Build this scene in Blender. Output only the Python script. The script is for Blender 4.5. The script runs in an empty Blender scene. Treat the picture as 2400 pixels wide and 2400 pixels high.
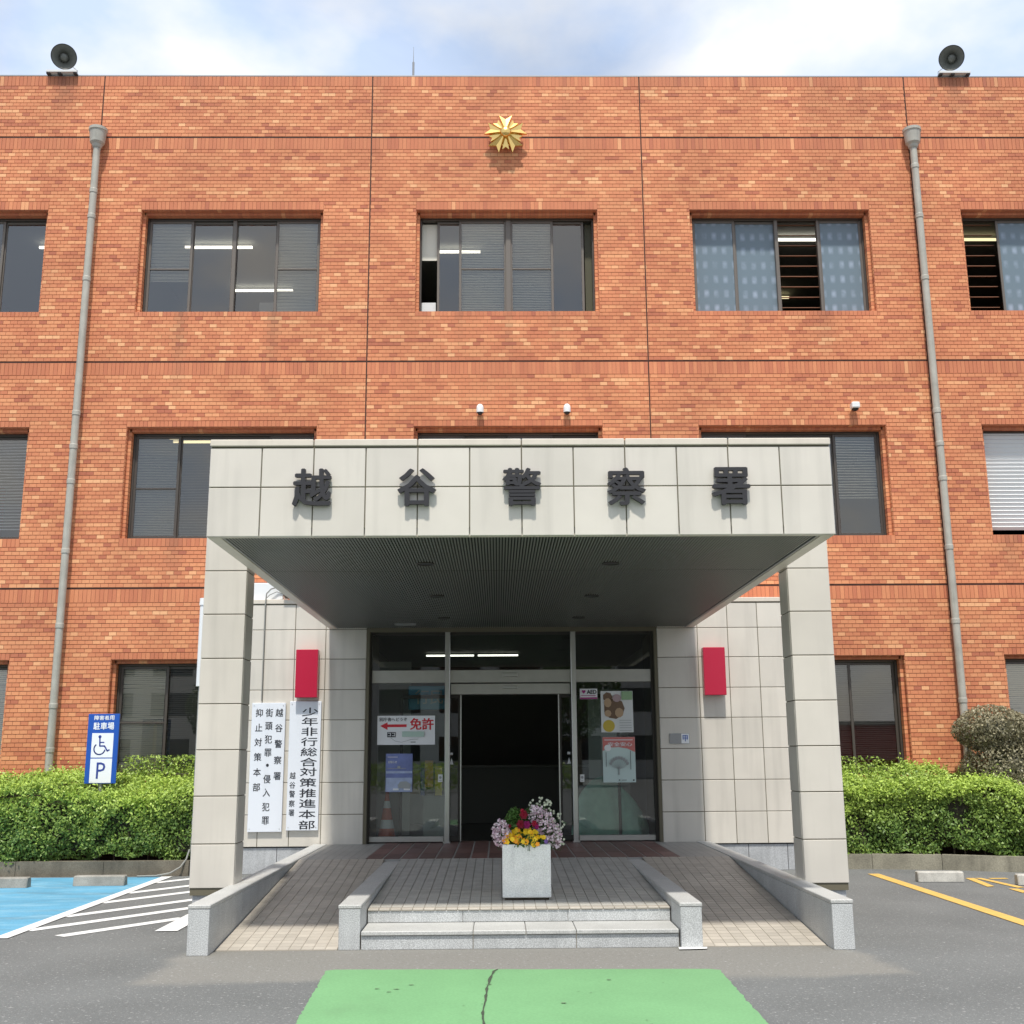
import bpy, math, random
import numpy as np
from mathutils import Vector, Matrix
random.seed(7)
rng = np.random.default_rng(7)
R = math.radians
SC = bpy.context.scene
COL = SC.collection

# ------------------------------------------------------------------ camera
cam_d = bpy.data.cameras.new('camera')
cam_d.sensor_width = 36.0
cam_d.lens = 39.622
cam_d.clip_start = 0.05
cam_d.clip_end = 2000
cam = bpy.data.objects.new('camera', cam_d)
COL.objects.link(cam)
_r = Vector((0.99990318, -0.01219834, -0.00669616))
_u = Vector((0.00397829, -0.21053, 0.9775793))
_w = Vector((0.01333459, 0.97751129, 0.21046108))
cam.matrix_world = Matrix(((_r.x, _u.x, -_w.x, -0.2075), (_r.y, _u.y, -_w.y, -16.35), (_r.z, _u.z, -_w.z, 1.576), (0, 0, 0, 1)))
SC.camera = cam

# ------------------------------------------------------------------ world
SUN_DIR = Vector((-0.022, -0.47, 1.0)).normalized()
SUN_EL = math.asin(SUN_DIR.z)
W = bpy.data.worlds.new('World')
SC.world = W
W.use_nodes = True
nt = W.node_tree
nt.nodes.clear()


def N(tree, kind, **kw):
    n = tree.nodes.new(kind)
    for k, v in kw.items():
        if k.startswith('i_'):
            n.inputs[k[2:].replace('_', ' ')].default_value = v
        else:
            setattr(n, k, v)
    return n


def ramp(tree, stops, interp='LINEAR'):
    n = tree.nodes.new('ShaderNodeValToRGB')
    n.color_ramp.interpolation = interp
    e = n.color_ramp.elements
    while len(e) < len(stops):
        e.new(0.5)
    for i, (p, c) in enumerate(stops):
        e[i].position = p
        e[i].color = (c, c, c, 1) if isinstance(c, (int, float)) else (*c, 1)
    return n


sky = N(nt, 'ShaderNodeTexSky', sky_type='NISHITA', sun_disc=False)
sky.sun_elevation = SUN_EL
sky.sun_rotation = math.atan2(SUN_DIR.x, SUN_DIR.y)
sky.air_density = 1.2
sky.dust_density = 2.0
tc = N(nt, 'ShaderNodeTexCoord')
mp = N(nt, 'ShaderNodeMapping')
mp.inputs['Scale'].default_value = (1.0, 1.0, 1.7)
mp.inputs['Location'].default_value = (3.17, 2.05, 1.40)
n1 = N(nt, 'ShaderNodeTexNoise')
n1.inputs['Scale'].default_value = 2.1
n1.inputs['Detail'].default_value = 7
n1.inputs['Roughness'].default_value = 0.5
n1.inputs['Distortion'].default_value = 0.35
cr = ramp(nt, [(0.36, 0.0), (0.56, 1.0)])
n2 = N(nt, 'ShaderNodeTexNoise')
n2.inputs['Scale'].default_value = 7.0
n2.inputs['Detail'].default_value = 5
cc = ramp(nt, [(0.3, (7.4, 8.1, 9.2)), (0.7, (10.4, 10.5, 10.8))])
for e in cc.color_ramp.elements:
    pass
cc = ramp(nt, [(0.38, (0.64, 0.77, 1.0)), (0.60, (0.95, 0.97, 1.0))])
scl = N(nt, 'ShaderNodeVectorMath', operation='SCALE')
scl.inputs['Scale'].default_value = 7.9
mix = N(nt, 'ShaderNodeMix', data_type='RGBA')
bg = N(nt, 'ShaderNodeBackground')
bg.inputs['Strength'].default_value = 0.094
out = N(nt, 'ShaderNodeOutputWorld')
L = nt.links.new
L(tc.outputs['Generated'], mp.inputs['Vector'])
L(mp.outputs[0], n1.inputs['Vector'])
L(mp.outputs[0], n2.inputs['Vector'])
L(n1.outputs['Fac'], cr.inputs['Fac'])
L(n2.outputs['Fac'], cc.inputs['Fac'])
L(cc.outputs[0], scl.inputs[0])
mth = N(nt, 'ShaderNodeMath', operation='MULTIPLY_ADD')
mth.inputs[1].default_value = 0.48
mth.inputs[2].default_value = 0.46
L(cr.outputs[0], mth.inputs[0])
L(mth.outputs[0], mix.inputs['Factor'])
L(sky.outputs[0], mix.inputs['A'])
L(scl.outputs[0], mix.inputs['B'])
L(mix.outputs['Result'], bg.inputs['Color'])
L(bg.outputs[0], out.inputs['Surface'])

sun_d = bpy.data.lights.new('sun', 'SUN')
sun_d.energy = 2.95
sun_d.angle = R(2.8)
sun_d.color = (1.0, 0.955, 0.88)
sun = bpy.data.objects.new('sun', sun_d)
sun.rotation_euler = SUN_DIR.to_track_quat('Z', 'Y').to_euler()
sun.location = (0, -10, 30)
COL.objects.link(sun)

SC.view_settings.view_transform = 'Standard'
SC.view_settings.look = 'None'
SC.view_settings.gamma = 1
SC.view_settings.exposure = 0.6
SC.view_settings.use_curve_mapping = False
SC.render.engine = 'CYCLES'
SC.cycles.max_bounces = 8
SC.cycles.transparent_max_bounces = 16
SC.cycles.use_denoising = True

# ------------------------------------------------------------------ materials
MATS = {}


def pbr(name, color, rough=0.6, metal=0.0, spec=0.5, var=0.0, noise=0.0, nscale=20.0, bump=0.0, bscale=60.0,
        dirt=None, speck=None, tone=None, hue=None):
    """procedural surface: base colour, per-object variation, noise mottling, optional specks, bump"""
    m = bpy.data.materials.new(name)
    m.use_nodes = True
    t = m.node_tree
    b = t.nodes['Principled BSDF']
    b.inputs['Roughness'].default_value = rough
    b.inputs['Metallic'].default_value = metal
    b.inputs['Specular IOR Level'].default_value = spec
    geo = N(t, 'ShaderNodeNewGeometry')
    cur = N(t, 'ShaderNodeRGB')
    cur.outputs[0].default_value = (*color, 1)
    cur = cur.outputs[0]

    def mul(fac_socket, lo, hi):
        nonlocal cur
        mr = N(t, 'ShaderNodeMapRange')
        mr.inputs['To Min'].default_value = lo
        mr.inputs['To Max'].default_value = hi
        t.links.new(fac_socket, mr.inputs['Value'])
        v = N(t, 'ShaderNodeVectorMath', operation='SCALE')
        t.links.new(cur, v.inputs[0])
        t.links.new(mr.outputs[0], v.inputs['Scale'])
        cur = v.outputs[0]
        return mr
    if var:
        oi = N(t, 'ShaderNodeObjectInfo')
        mul(oi.outputs['Random'], 1 - var, 1 + var)
    if noise:
        no = N(t, 'ShaderNodeTexNoise')
        no.inputs['Scale'].default_value = nscale
        no.inputs['Detail'].default_value = 6
        t.links.new(geo.outputs['Position'], no.inputs['Vector'])
        mr = mul(no.outputs['Fac'], 1 - noise, 1 + noise)
        mr.inputs['From Min'].default_value = 0.3
        mr.inputs['From Max'].default_value = 0.7
    if speck:
        sc_, lo, hi, thr = speck
        no = N(t, 'ShaderNodeTexNoise')
        no.inputs['Scale'].default_value = sc_
        no.inputs['Detail'].default_value = 2
        t.links.new(geo.outputs['Position'], no.inputs['Vector'])
        mr = mul(no.outputs['Fac'], lo, hi)
        mr.inputs['From Min'].default_value = 0.5 - thr
        mr.inputs['From Max'].default_value = 0.5 + thr
    if dirt:
        # soft vertical streaks of grime: (x scale, strength)
        mpn = N(t, 'ShaderNodeMapping')
        mpn.inputs['Scale'].default_value = (dirt[0], dirt[0], dirt[0] * 0.08)
        t.links.new(geo.outputs['Position'], mpn.inputs['Vector'])
        no = N(t, 'ShaderNodeTexNoise')
        no.inputs['Scale'].default_value = 1.0
        no.inputs['Detail'].default_value = 5
        t.links.new(mpn.outputs[0], no.inputs['Vector'])
        mr = mul(no.outputs['Fac'], 1 - dirt[1], 1.0)
        mr.inputs['From Min'].default_value = 0.25
        mr.inputs['From Max'].default_value = 0.5
    t.links.new(cur, b.inputs['Base Color'])
    if bump:
        no = N(t, 'ShaderNodeTexNoise')
        no.inputs['Scale'].default_value = bscale
        no.inputs['Detail'].default_value = 4
        t.links.new(geo.outputs['Position'], no.inputs['Vector'])
        bp = N(t, 'ShaderNodeBump')
        bp.inputs['Strength'].default_value = bump
        bp.inputs['Distance'].default_value = 0.01
        t.links.new(no.outputs['Fac'], bp.inputs['Height'])
        t.links.new(bp.outputs[0], b.inputs['Normal'])
    MATS[name] = m
    return m


def brick_mat(name, source):
    m = bpy.data.materials.new(name)
    m.use_nodes = True
    t = m.node_tree
    b = t.nodes['Principled BSDF']
    b.inputs['Roughness'].default_value = 0.72
    b.inputs['Specular IOR Level'].default_value = 0.3
    if source == 'attr':
        a = N(t, 'ShaderNodeAttribute')
        a.attribute_name = 'tone'
        fac = a.outputs['Color']
        s = N(t, 'ShaderNodeSeparateColor')
        t.links.new(fac, s.inputs[0])
        f, dk = s.outputs[0], s.outputs[1]
    else:
        oi = N(t, 'ShaderNodeObjectInfo')
        f, dk = oi.outputs['Random'], None
        mr = N(t, 'ShaderNodeMapRange')
        mr.inputs['To Min'].default_value = 0.12
        mr.inputs['To Max'].default_value = 0.55
        t.links.new(f, mr.inputs['Value'])
        f = mr.outputs[0]
    r_ = ramp(t, [(0.0, BR[0]), (0.2, BR[1]), (0.5, BR[2]), (0.8, BR[3]), (1.0, BR[4])])
    t.links.new(f, r_.inputs['Fac'])
    cur = r_.outputs[0]
    geo = N(t, 'ShaderNodeNewGeometry')
    no = N(t, 'ShaderNodeTexNoise')
    no.inputs['Scale'].default_value = 1.1
    no.inputs['Detail'].default_value = 5
    t.links.new(geo.outputs['Position'], no.inputs['Vector'])
    mr = N(t, 'ShaderNodeMapRange')
    mr.inputs['From Min'].default_value = 0.3
    mr.inputs['From Max'].default_value = 0.7
    mr.inputs['To Min'].default_value = 0.9
    mr.inputs['To Max'].default_value = 1.08
    t.links.new(no.outputs['Fac'], mr.inputs['Value'])
    fine = N(t, 'ShaderNodeTexNoise')
    fine.inputs['Scale'].default_value = 140
    fine.inputs['Detail'].default_value = 2
    t.links.new(geo.outputs['Position'], fine.inputs['Vector'])
    mr2 = N(t, 'ShaderNodeMapRange')
    mr2.inputs['To Min'].default_value = 0.85
    mr2.inputs['To Max'].default_value = 1.15
    t.links.new(fine.outputs['Fac'], mr2.inputs['Value'])
    mm = N(t, 'ShaderNodeMath', operation='MULTIPLY')
    t.links.new(mr.outputs[0], mm.inputs[0])
    t.links.new(mr2.outputs[0], mm.inputs[1])
    v = N(t, 'ShaderNodeVectorMath', operation='SCALE')
    t.links.new(cur, v.inputs[0])
    t.links.new(mm.outputs[0], v.inputs['Scale'])
    cur = v.outputs[0]
    if dk is not None:  # grime streaks under sills and loudspeakers
        mx = N(t, 'ShaderNodeMix', data_type='RGBA')
        mx.inputs['B'].default_value = (0.16, 0.085, 0.06, 1)
        t.links.new(dk, mx.inputs['Factor'])
        t.links.new(cur, mx.inputs['A'])
        cur = mx.outputs['Result']
    t.links.new(cur, b.inputs['Base Color'])
    MATS[name] = m
    return m


BR = [(0.42, 0.135, 0.080), (0.54, 0.185, 0.095), (0.64, 0.245, 0.120), (0.73, 0.325, 0.158), (0.82, 0.440, 0.225)]
brick_mat('brick', 'attr')
brick_mat('brick_single', 'obj')
pbr('mortar', (0.37, 0.155, 0.088), 0.9, noise=0.15)
pbr('beige_tile', (0.64, 0.60, 0.53), 0.34, spec=0.5, var=0.05, noise=0.045, nscale=2.2, dirt=(7, 0.13))
pbr('beige_cap', (0.66, 0.60, 0.51), 0.4, noise=0.04, nscale=5, dirt=(12, 0.08))
pbr('joint', (0.14, 0.125, 0.085), 0.9)
pbr('sealant', (0.045, 0.018, 0.012), 0.8)
pbr('granite', (0.47, 0.48, 0.475), 0.5, var=0.05, speck=(130, 0.70, 1.28, 0.15), noise=0.08, nscale=4, dirt=(14, 0.12))
pbr('granite_pale', (0.47, 0.47, 0.45), 0.55, var=0.04, speck=(130, 0.80, 1.16, 0.15), noise=0.06, nscale=4)
pbr('plinth_granite', (0.42, 0.43, 0.44), 0.5, var=0.05, speck=(120, 0.8, 1.15, 0.15), noise=0.16, nscale=3, dirt=(10, 0.25))
pbr('asphalt', (0.138, 0.142, 0.138), 0.9, noise=0.12, nscale=0.9, bump=0.5, bscale=70)


def finish_asphalt():
    """stone chips, tar-dark gaps, and the paler worn ground in front of the ramps"""
    t = MATS['asphalt'].node_tree
    b = t.nodes['Principled BSDF']
    cur = b.inputs['Base Color'].links[0].from_socket
    geo = N(t, 'ShaderNodeNewGeometry')

    def mixin(fac, col):
        nonlocal cur
        mx = N(t, 'ShaderNodeMix', data_type='RGBA')
        mx.inputs['B'].default_value = (*col, 1)
        t.links.new(fac, mx.inputs['Factor'])
        t.links.new(cur, mx.inputs['A'])
        cur = mx.outputs['Result']
    # worn zone: soft edged, centred on the entrance
    sx = N(t, 'ShaderNodeSeparateXYZ')
    t.links.new(geo.outputs['Position'], sx.inputs[0])
    no = N(t, 'ShaderNodeTexNoise')
    no.inputs['Scale'].default_value = 1.6
    no.inputs['Detail'].default_value = 6
    t.links.new(geo.outputs['Position'], no.inputs['Vector'])

    def band(sock, lo, hi, soft, wob):
        a = N(t, 'ShaderNodeMath', operation='MULTIPLY_ADD')
        a.inputs[1].default_value = wob
        t.links.new(no.outputs['Fac'], a.inputs[0])
        t.links.new(sock, a.inputs[2])
        m1 = N(t, 'ShaderNodeMapRange', interpolation_type='SMOOTHSTEP')
        m1.inputs['From Min'].default_value = lo + wob / 2 - soft
        m1.inputs['From Max'].default_value = lo + wob / 2 + soft
        m2 = N(t, 'ShaderNodeMapRange', interpolation_type='SMOOTHSTEP')
        m2.inputs['From Min'].default_value = hi + wob / 2 - soft
        m2.inputs['From Max'].default_value = hi + wob / 2 + soft
        m2.inputs['To Min'].default_value = 1
        m2.inputs['To Max'].default_value = 0
        t.links.new(a.outputs[0], m1.inputs['Value'])
        t.links.new(a.outputs[0], m2.inputs['Value'])
        mu = N(t, 'ShaderNodeMath', operation='MULTIPLY')
        t.links.new(m1.outputs[0], mu.inputs[0])
        t.links.new(m2.outputs[0], mu.inputs[1])
        return mu.outputs[0]
    mu = N(t, 'ShaderNodeMath', operation='MULTIPLY')
    t.links.new(band(sx.outputs['X'], -2.75, 2.75, .12, .5), mu.inputs[0])
    t.links.new(band(sx.outputs['Y'], -7.75, -5.5, .12, .5), mu.inputs[1])
    mixin(mu.outputs[0], (0.205, 0.198, 0.178))
    for sc_, thr, col, st in ((38, .62, (0.30, 0.30, 0.29), .8), (24, .66, (0.36, 0.355, 0.34), .8), (45, .62, (0.075, 0.075, 0.072), .55), (90, .6, (0.27, .27, .26), .6)):
        n_ = N(t, 'ShaderNodeTexNoise')
        n_.inputs['Scale'].default_value = sc_
        n_.inputs['Detail'].default_value = 2.5
        mp_ = N(t, 'ShaderNodeMapping')
        mp_.inputs['Location'].default_value = (sc_ * 1.7, sc_, 0)
        t.links.new(geo.outputs['Position'], mp_.inputs['Vector'])
        t.links.new(mp_.outputs[0], n_.inputs['Vector'])
        mr = N(t, 'ShaderNodeMapRange')
        mr.inputs['From Min'].default_value = thr
        mr.inputs['From Max'].default_value = thr + .06
        mr.inputs['To Max'].default_value = st
        t.links.new(n_.outputs['Fac'], mr.inputs['Value'])
        mixin(mr.outputs[0], col)
    t.links.new(cur, b.inputs['Base Color'])


finish_asphalt()
pbr('apron', (0.215, 0.208, 0.190), 0.9, noise=0.14, nscale=1.7, speck=(170, 0.7, 1.35, 0.13), bump=0.4, bscale=150)
pbr('concrete', (0.30, 0.285, 0.25), 0.85, noise=0.22, nscale=5, speck=(90, 0.85, 1.12, 0.2), bump=0.3, bscale=60)
pbr('hedge_shade_concrete', (0.16, 0.14, 0.105), 0.9, noise=0.3, nscale=3.0, speck=(60, 0.8, 1.15, 0.2), dirt=(7, 0.3))  # mossy kerb concrete, darkened with the hedge's shade painted into its colour
pbr('mossy_concrete', (0.27, 0.25, 0.19), 0.9, noise=0.3, nscale=3.0, speck=(60, 0.8, 1.15, 0.2), dirt=(7, 0.3))
pbr('floor_tile', (0.44, 0.40, 0.34), 0.55, var=0.10, noise=0.10, nscale=1.6)
pbr('floor_tile_run', (0.44, 0.40, 0.34), 0.55, noise=0.12, nscale=7)
pbr('platform_tile', (0.44, 0.425, 0.38), 0.55, var=0.10, noise=0.10, nscale=1.6)
pbr('platform_tile_run', (0.43, 0.42, 0.385), 0.55, noise=0.14, nscale=7)
pbr('landing_tile', (0.33, 0.315, 0.29), 0.5, var=0.12, noise=0.10, nscale=2)
pbr('brown_tile', (0.16, 0.085, 0.072), 0.5, var=0.28, noise=0.12, nscale=6)
pbr('grout', (0.315, 0.285, 0.235), 0.9)
pbr('grey_grout', (0.34, 0.33, 0.31), 0.9)
pbr('pipe_pvc', (0.40, 0.385, 0.335), 0.5, noise=0.10, nscale=6, dirt=(20, 0.2))
pbr('white_plastic', (0.76, 0.77, 0.77), 0.35)
pbr('black_plastic', (0.02, 0.02, 0.022), 0.4)
pbr('dark_glass', (0.01, 0.012, 0.015), 0.05)
pbr('bronze_frame', (0.085, 0.073, 0.062), 0.4, metal=0.3)
pbr('bronze_light', (0.155, 0.135, 0.115), 0.42, metal=0.3)
pbr('stainless', (0.58, 0.57, 0.54), 0.28, metal=1.0)
pbr('brushed_panel', (0.46, 0.45, 0.41), 0.42, metal=0.75, noise=0.04, nscale=8)
pbr('dark_frame', (0.05, 0.045, 0.038), 0.45, metal=0.4)
pbr('soffit_rib', (0.20, 0.205, 0.185), 0.45, metal=0.3)
pbr('soffit_back', (0.03, 0.032, 0.03), 0.7)
pbr('grey_metal', (0.32, 0.32, 0.32), 0.45, metal=0.6)
pbr('char_face', (0.055, 0.052, 0.053), 0.36, metal=0.55)
pbr('gold', (0.86, 0.58, 0.20), 0.24, metal=1.0, noise=0.06, nscale=40)
pbr('horn_grey', (0.12, 0.125, 0.11), 0.5, noise=0.1)
pbr('horn_rim', (0.045, 0.05, 0.055), 0.5)
pbr('red_acrylic', (0.47, 0.010, 0.045), 0.25)
pbr('white_board', (0.74, 0.77, 0.82), 0.4, dirt=(8, 0.05))
pbr('black_ink', (0.02, 0.022, 0.028), 0.55)
pbr('white_print', (0.82, 0.83, 0.84), 0.45)
pbr('sign_blue', (0.012, 0.085, 0.40), 0.35)
pbr('symbol_blue', (0.03, 0.055, 0.26), 0.4)
pbr('red_print', (0.62, 0.02, 0.035), 0.45)
pbr('paper', (0.72, 0.74, 0.73), 0.5)
pbr('pale_green_print', (0.45, 0.60, 0.52), 0.5)
pbr('grey_print', (0.35, 0.37, 0.37), 0.5)
pbr('poster_blue', (0.16, 0.20, 0.42), 0.45, noise=0.2, nscale=7)
pbr('guide_blue', (0.08, 0.28, 0.42), 0.5)
pbr('poster_sky', (0.38, 0.45, 0.62), 0.45, noise=0.2, nscale=12)
pbr('poster_red', (0.62, 0.19, 0.17), 0.5)
pbr('poster_mint', (0.55, 0.68, 0.65), 0.5)
pbr('poster_yellow', (0.60, 0.45, 0.06), 0.5)
pbr('poster_brown', (0.18, 0.11, 0.065), 0.5)
pbr('poster_tan', (0.48, 0.33, 0.20), 0.5)
pbr('poster_pink', (0.45, 0.33, 0.34), 0.5)
pbr('poster_green', (0.30, 0.46, 0.26), 0.5)
pbr('magenta_print', (0.40, 0.04, 0.22), 0.5)
pbr('green_paint', (0.165, 0.355, 0.160), 0.75, noise=0.07, nscale=1.3, speck=(55, 0.88, 1.06, 0.25))
pbr('crack_pale', (0.11, 0.17, 0.09), 0.95, noise=0.3, nscale=30)
pbr('crack_dark', (0.05, 0.065, 0.04), 0.95, noise=0.3, nscale=30)
pbr('blue_paint', (0.105, 0.33, 0.49), 0.75, noise=0.10, nscale=1.2, speck=(60, 0.86, 1.08, 0.2))
pbr('white_paint', (0.74, 0.74, 0.72), 0.75, noise=0.06, nscale=6, speck=(120, 0.86, 1.06, 0.2))
pbr('yellow_paint', (0.66, 0.42, 0.11), 0.75, noise=0.08, nscale=6, speck=(120, 0.82, 1.08, 0.2))
pbr('planter_white', (0.93, 0.93, 0.89), 0.85, noise=0.05, nscale=12, bump=1.0, bscale=90, speck=(85, .86, 1.08, .2), dirt=(16, 0.10))
pbr('stop_pale', (0.46, 0.445, 0.40), 0.85, noise=0.16, nscale=6, speck=(80, 0.85, 1.1, 0.2), dirt=(14, .2))
pbr('soil', (0.06, 0.045, 0.03), 0.95, noise=0.3)
pbr('bark', (0.13, 0.10, 0.07), 0.9, noise=0.3, nscale=30)
pbr('room_wall', (0.22, 0.22, 0.20), 0.8)
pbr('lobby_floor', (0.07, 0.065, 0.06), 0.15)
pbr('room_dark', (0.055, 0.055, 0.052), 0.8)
pbr('room_ceiling', (0.42, 0.43, 0.40), 0.8)
pbr('blind_grey', (0.84, 0.82, 0.70), 0.55)
pbr('blind_white', (0.72, 0.73, 0.73), 0.5)
pbr('cabinet', (0.34, 0.34, 0.31), 0.6)
pbr('louver_rust', (0.32, 0.15, 0.085), 0.5, metal=0.2)
pbr('cone_orange', (0.55, 0.11, 0.05), 0.5)
pbr('cloth_green', (0.30, 0.52, 0.42), 0.85, noise=0.15, nscale=6)
pbr('orange_print', (0.55, 0.24, 0.03), 0.6)
pbr('cable_grey', (0.25, 0.25, 0.23), 0.6)
pbr('metal_white', (0.66, 0.67, 0.66), 0.4)


def wear(name, under, scale, thr, amount, stretch=(1, 1, 1)):
    """worn patches where the ground shows through a painted marking"""
    t = MATS[name].node_tree
    b = t.nodes['Principled BSDF']
    cur = b.inputs['Base Color'].links[0].from_socket
    geo = N(t, 'ShaderNodeNewGeometry')
    mp_ = N(t, 'ShaderNodeMapping')
    mp_.inputs['Scale'].default_value = stretch
    t.links.new(geo.outputs['Position'], mp_.inputs['Vector'])
    n_ = N(t, 'ShaderNodeTexNoise')
    n_.inputs['Scale'].default_value = scale
    n_.inputs['Detail'].default_value = 9
    n_.inputs['Roughness'].default_value = .65
    t.links.new(mp_.outputs[0], n_.inputs['Vector'])
    mr = N(t, 'ShaderNodeMapRange')
    mr.inputs['From Min'].default_value = thr
    mr.inputs['From Max'].default_value = thr + .14
    mr.inputs['To Max'].default_value = amount
    t.links.new(n_.outputs['Fac'], mr.inputs['Value'])
    mx = N(t, 'ShaderNodeMix', data_type='RGBA')
    mx.inputs['B'].default_value = (*under, 1)
    t.links.new(mr.outputs[0], mx.inputs['Factor'])
    t.links.new(cur, mx.inputs['A'])
    t.links.new(mx.outputs['Result'], b.inputs['Base Color'])


wear('blue_paint', (0.09, 0.19, 0.25), 1.9, .50, .55, (.5, 1.5, 1))
wear('blue_paint', (0.30, 0.50, 0.60), 2.9, .50, .45, (.6, 1.4, 1))
wear('green_paint', (0.14, 0.27, 0.13), 1.5, .56, .38, (1, .8, 1))
wear('white_paint', (0.30, 0.30, 0.29), 14, .60, .7)
wear('yellow_paint', (0.30, 0.24, 0.13), 16, .60, .6)


def leaf_mat(name, dark, light, rough=0.45, trans=0.25):
    m = bpy.data.materials.new(name)
    m.use_nodes = True
    t = m.node_tree
    b = t.nodes['Principled BSDF']
    b.inputs['Roughness'].default_value = rough
    b.inputs['Specular IOR Level'].default_value = 0.35
    a = N(t, 'ShaderNodeAttribute')
    a.attribute_name = 'tone'
    s = N(t, 'ShaderNodeSeparateColor')
    t.links.new(a.outputs['Color'], s.inputs[0])
    mx = N(t, 'ShaderNodeMix', data_type='RGBA')
    mx.inputs['A'].default_value = (*dark, 1)
    mx.inputs['B'].default_value = (*light, 1)
    t.links.new(s.outputs[0], mx.inputs['Factor'])
    t.links.new(mx.outputs['Result'], b.inputs['Base Color'])
    tr = N(t, 'ShaderNodeBsdfTranslucent')
    t.links.new(mx.outputs['Result'], tr.inputs['Color'])
    ms = N(t, 'ShaderNodeMixShader')
    ms.inputs[0].default_value = trans
    t.links.new(b.outputs[0], ms.inputs[1])
    t.links.new(tr.outputs[0], ms.inputs[2])
    t.links.new(ms.outputs[0], t.nodes['Material Output'].inputs['Surface'])
    MATS[name] = m


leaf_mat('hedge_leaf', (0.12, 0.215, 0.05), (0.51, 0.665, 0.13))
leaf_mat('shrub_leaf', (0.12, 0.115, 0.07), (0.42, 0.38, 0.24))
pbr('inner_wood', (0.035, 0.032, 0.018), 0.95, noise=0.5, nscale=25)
leaf_mat('plant_leaf', (0.045, 0.10, 0.025), (0.16, 0.30, 0.07))
leaf_mat('pink_petal', (0.60, 0.36, 0.48), (0.93, 0.82, 0.85), trans=0.15)
leaf_mat('white_petal', (0.62, 0.66, 0.50), (0.86, 0.86, 0.82), trans=0.15)
leaf_mat('tree_leaf', (0.03, 0.06, 0.015), (0.12, 0.18, 0.04))
pbr('yellow_petal', (0.95, 0.62, 0.02), 0.6, var=0.18)
pbr('orange_petal', (0.92, 0.36, 0.02), 0.6, var=0.15)
pbr('red_petal', (0.34, 0.008, 0.035), 0.55, var=0.3)
pbr('magenta_petal', (0.38, 0.015, 0.16), 0.55, var=0.2)
pbr('violet_petal', (0.22, 0.12, 0.42), 0.6, var=0.2)


def glass_mat(name, tint, refl, edge=1.0, rough=0.0, rtint=(1, 1, 1)):
    m = bpy.data.materials.new(name)
    m.use_nodes = True
    t = m.node_tree
    t.nodes.clear()
    o = N(t, 'ShaderNodeOutputMaterial')
    tr = N(t, 'ShaderNodeBsdfTransparent')
    tr.inputs['Color'].default_value = (*tint, 1)
    gl = N(t, 'ShaderNodeBsdfGlossy')
    gl.inputs['Roughness'].default_value = rough
    gl.inputs['Color'].default_value = (*rtint, 1)
    fr = N(t, 'ShaderNodeFresnel')
    fr.inputs['IOR'].default_value = 1.5
    ma = N(t, 'ShaderNodeMath', operation='MULTIPLY_ADD')
    ma.inputs[1].default_value = edge
    ma.inputs[2].default_value = refl
    ma.use_clamp = True
    ms = N(t, 'ShaderNodeMixShader')
    t.links.new(fr.outputs[0], ma.inputs[0])
    t.links.new(ma.outputs[0], ms.inputs[0])
    t.links.new(tr.outputs[0], ms.inputs[1])
    t.links.new(gl.outputs[0], ms.inputs[2])
    t.links.new(ms.outputs[0], o.inputs['Surface'])
    MATS[name] = m
    return m


glass_mat('window_glass', (0.94, 0.93, 0.89), 0.115, rtint=(1, .935, .85))
glass_mat('door_glass', (0.88, 0.95, 0.91), 0.05)


def frosted_mat():
    m = pbr('frosted_glass', (0.20, 0.25, 0.30), 0.25)
    t = m.node_tree
    b = t.nodes['Principled BSDF']
    geo = N(t, 'ShaderNodeNewGeometry')
    sx = N(t, 'ShaderNodeSeparateXYZ')
    t.links.new(geo.outputs['Position'], sx.inputs[0])

    def wave(sock, per, ph):
        a = N(t, 'ShaderNodeMath', operation='MULTIPLY_ADD')
        a.inputs[1].default_value = 2 * math.pi / per
        a.inputs[2].default_value = ph
        t.links.new(sock, a.inputs[0])
        c = N(t, 'ShaderNodeMath', operation='SINE')
        t.links.new(a.outputs[0], c.inputs[0])
        d = N(t, 'ShaderNodeMapRange')
        d.inputs['From Min'].default_value = -0.5
        d.inputs['From Max'].default_value = 0.9
        t.links.new(c.outputs[0], d.inputs['Value'])
        return d.outputs[0]
    wx = wave(sx.outputs['X'], 0.165, 0.4)
    wz = wave(sx.outputs['Z'], 0.26, 1.0)
    mu = N(t, 'ShaderNodeMath', operation='MULTIPLY')
    t.links.new(wx, mu.inputs[0])
    t.links.new(wz, mu.inputs[1])
    nz = N(t, 'ShaderNodeTexNoise')
    nz.inputs['Scale'].default_value = 5
    nz.inputs['Detail'].default_value = 5
    t.links.new(geo.outputs['Position'], nz.inputs['Vector'])
    m3 = N(t, 'ShaderNodeMath', operation='MULTIPLY')
    t.links.new(mu.outputs[0], m3.inputs[0])
    m4 = N(t, 'ShaderNodeMapRange')
    m4.inputs['From Min'].default_value = .35
    m4.inputs['From Max'].default_value = .62
    m4.inputs['To Min'].default_value = .15
    t.links.new(nz.outputs['Fac'], m4.inputs['Value'])
    t.links.new(m4.outputs[0], m3.inputs[1])
    r_ = ramp(t, [(0.0, (0.15, 0.20, 0.235)), (1.0, (0.29, 0.35, 0.43))])
    t.links.new(m3.outputs[0], r_.inputs['Fac'])
    t.links.new(r_.outputs[0], b.inputs['Base Color'])


frosted_mat()


def emit_mat(name, color, strength):
    m = bpy.data.materials.new(name)
    m.use_nodes = True
    b = m.node_tree.nodes['Principled BSDF']
    b.inputs['Base Color'].default_value = (*color, 1)
    b.inputs['Emission Color'].default_value = (*color, 1)
    b.inputs['Emission Strength'].default_value = strength
    MATS[name] = m


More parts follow.
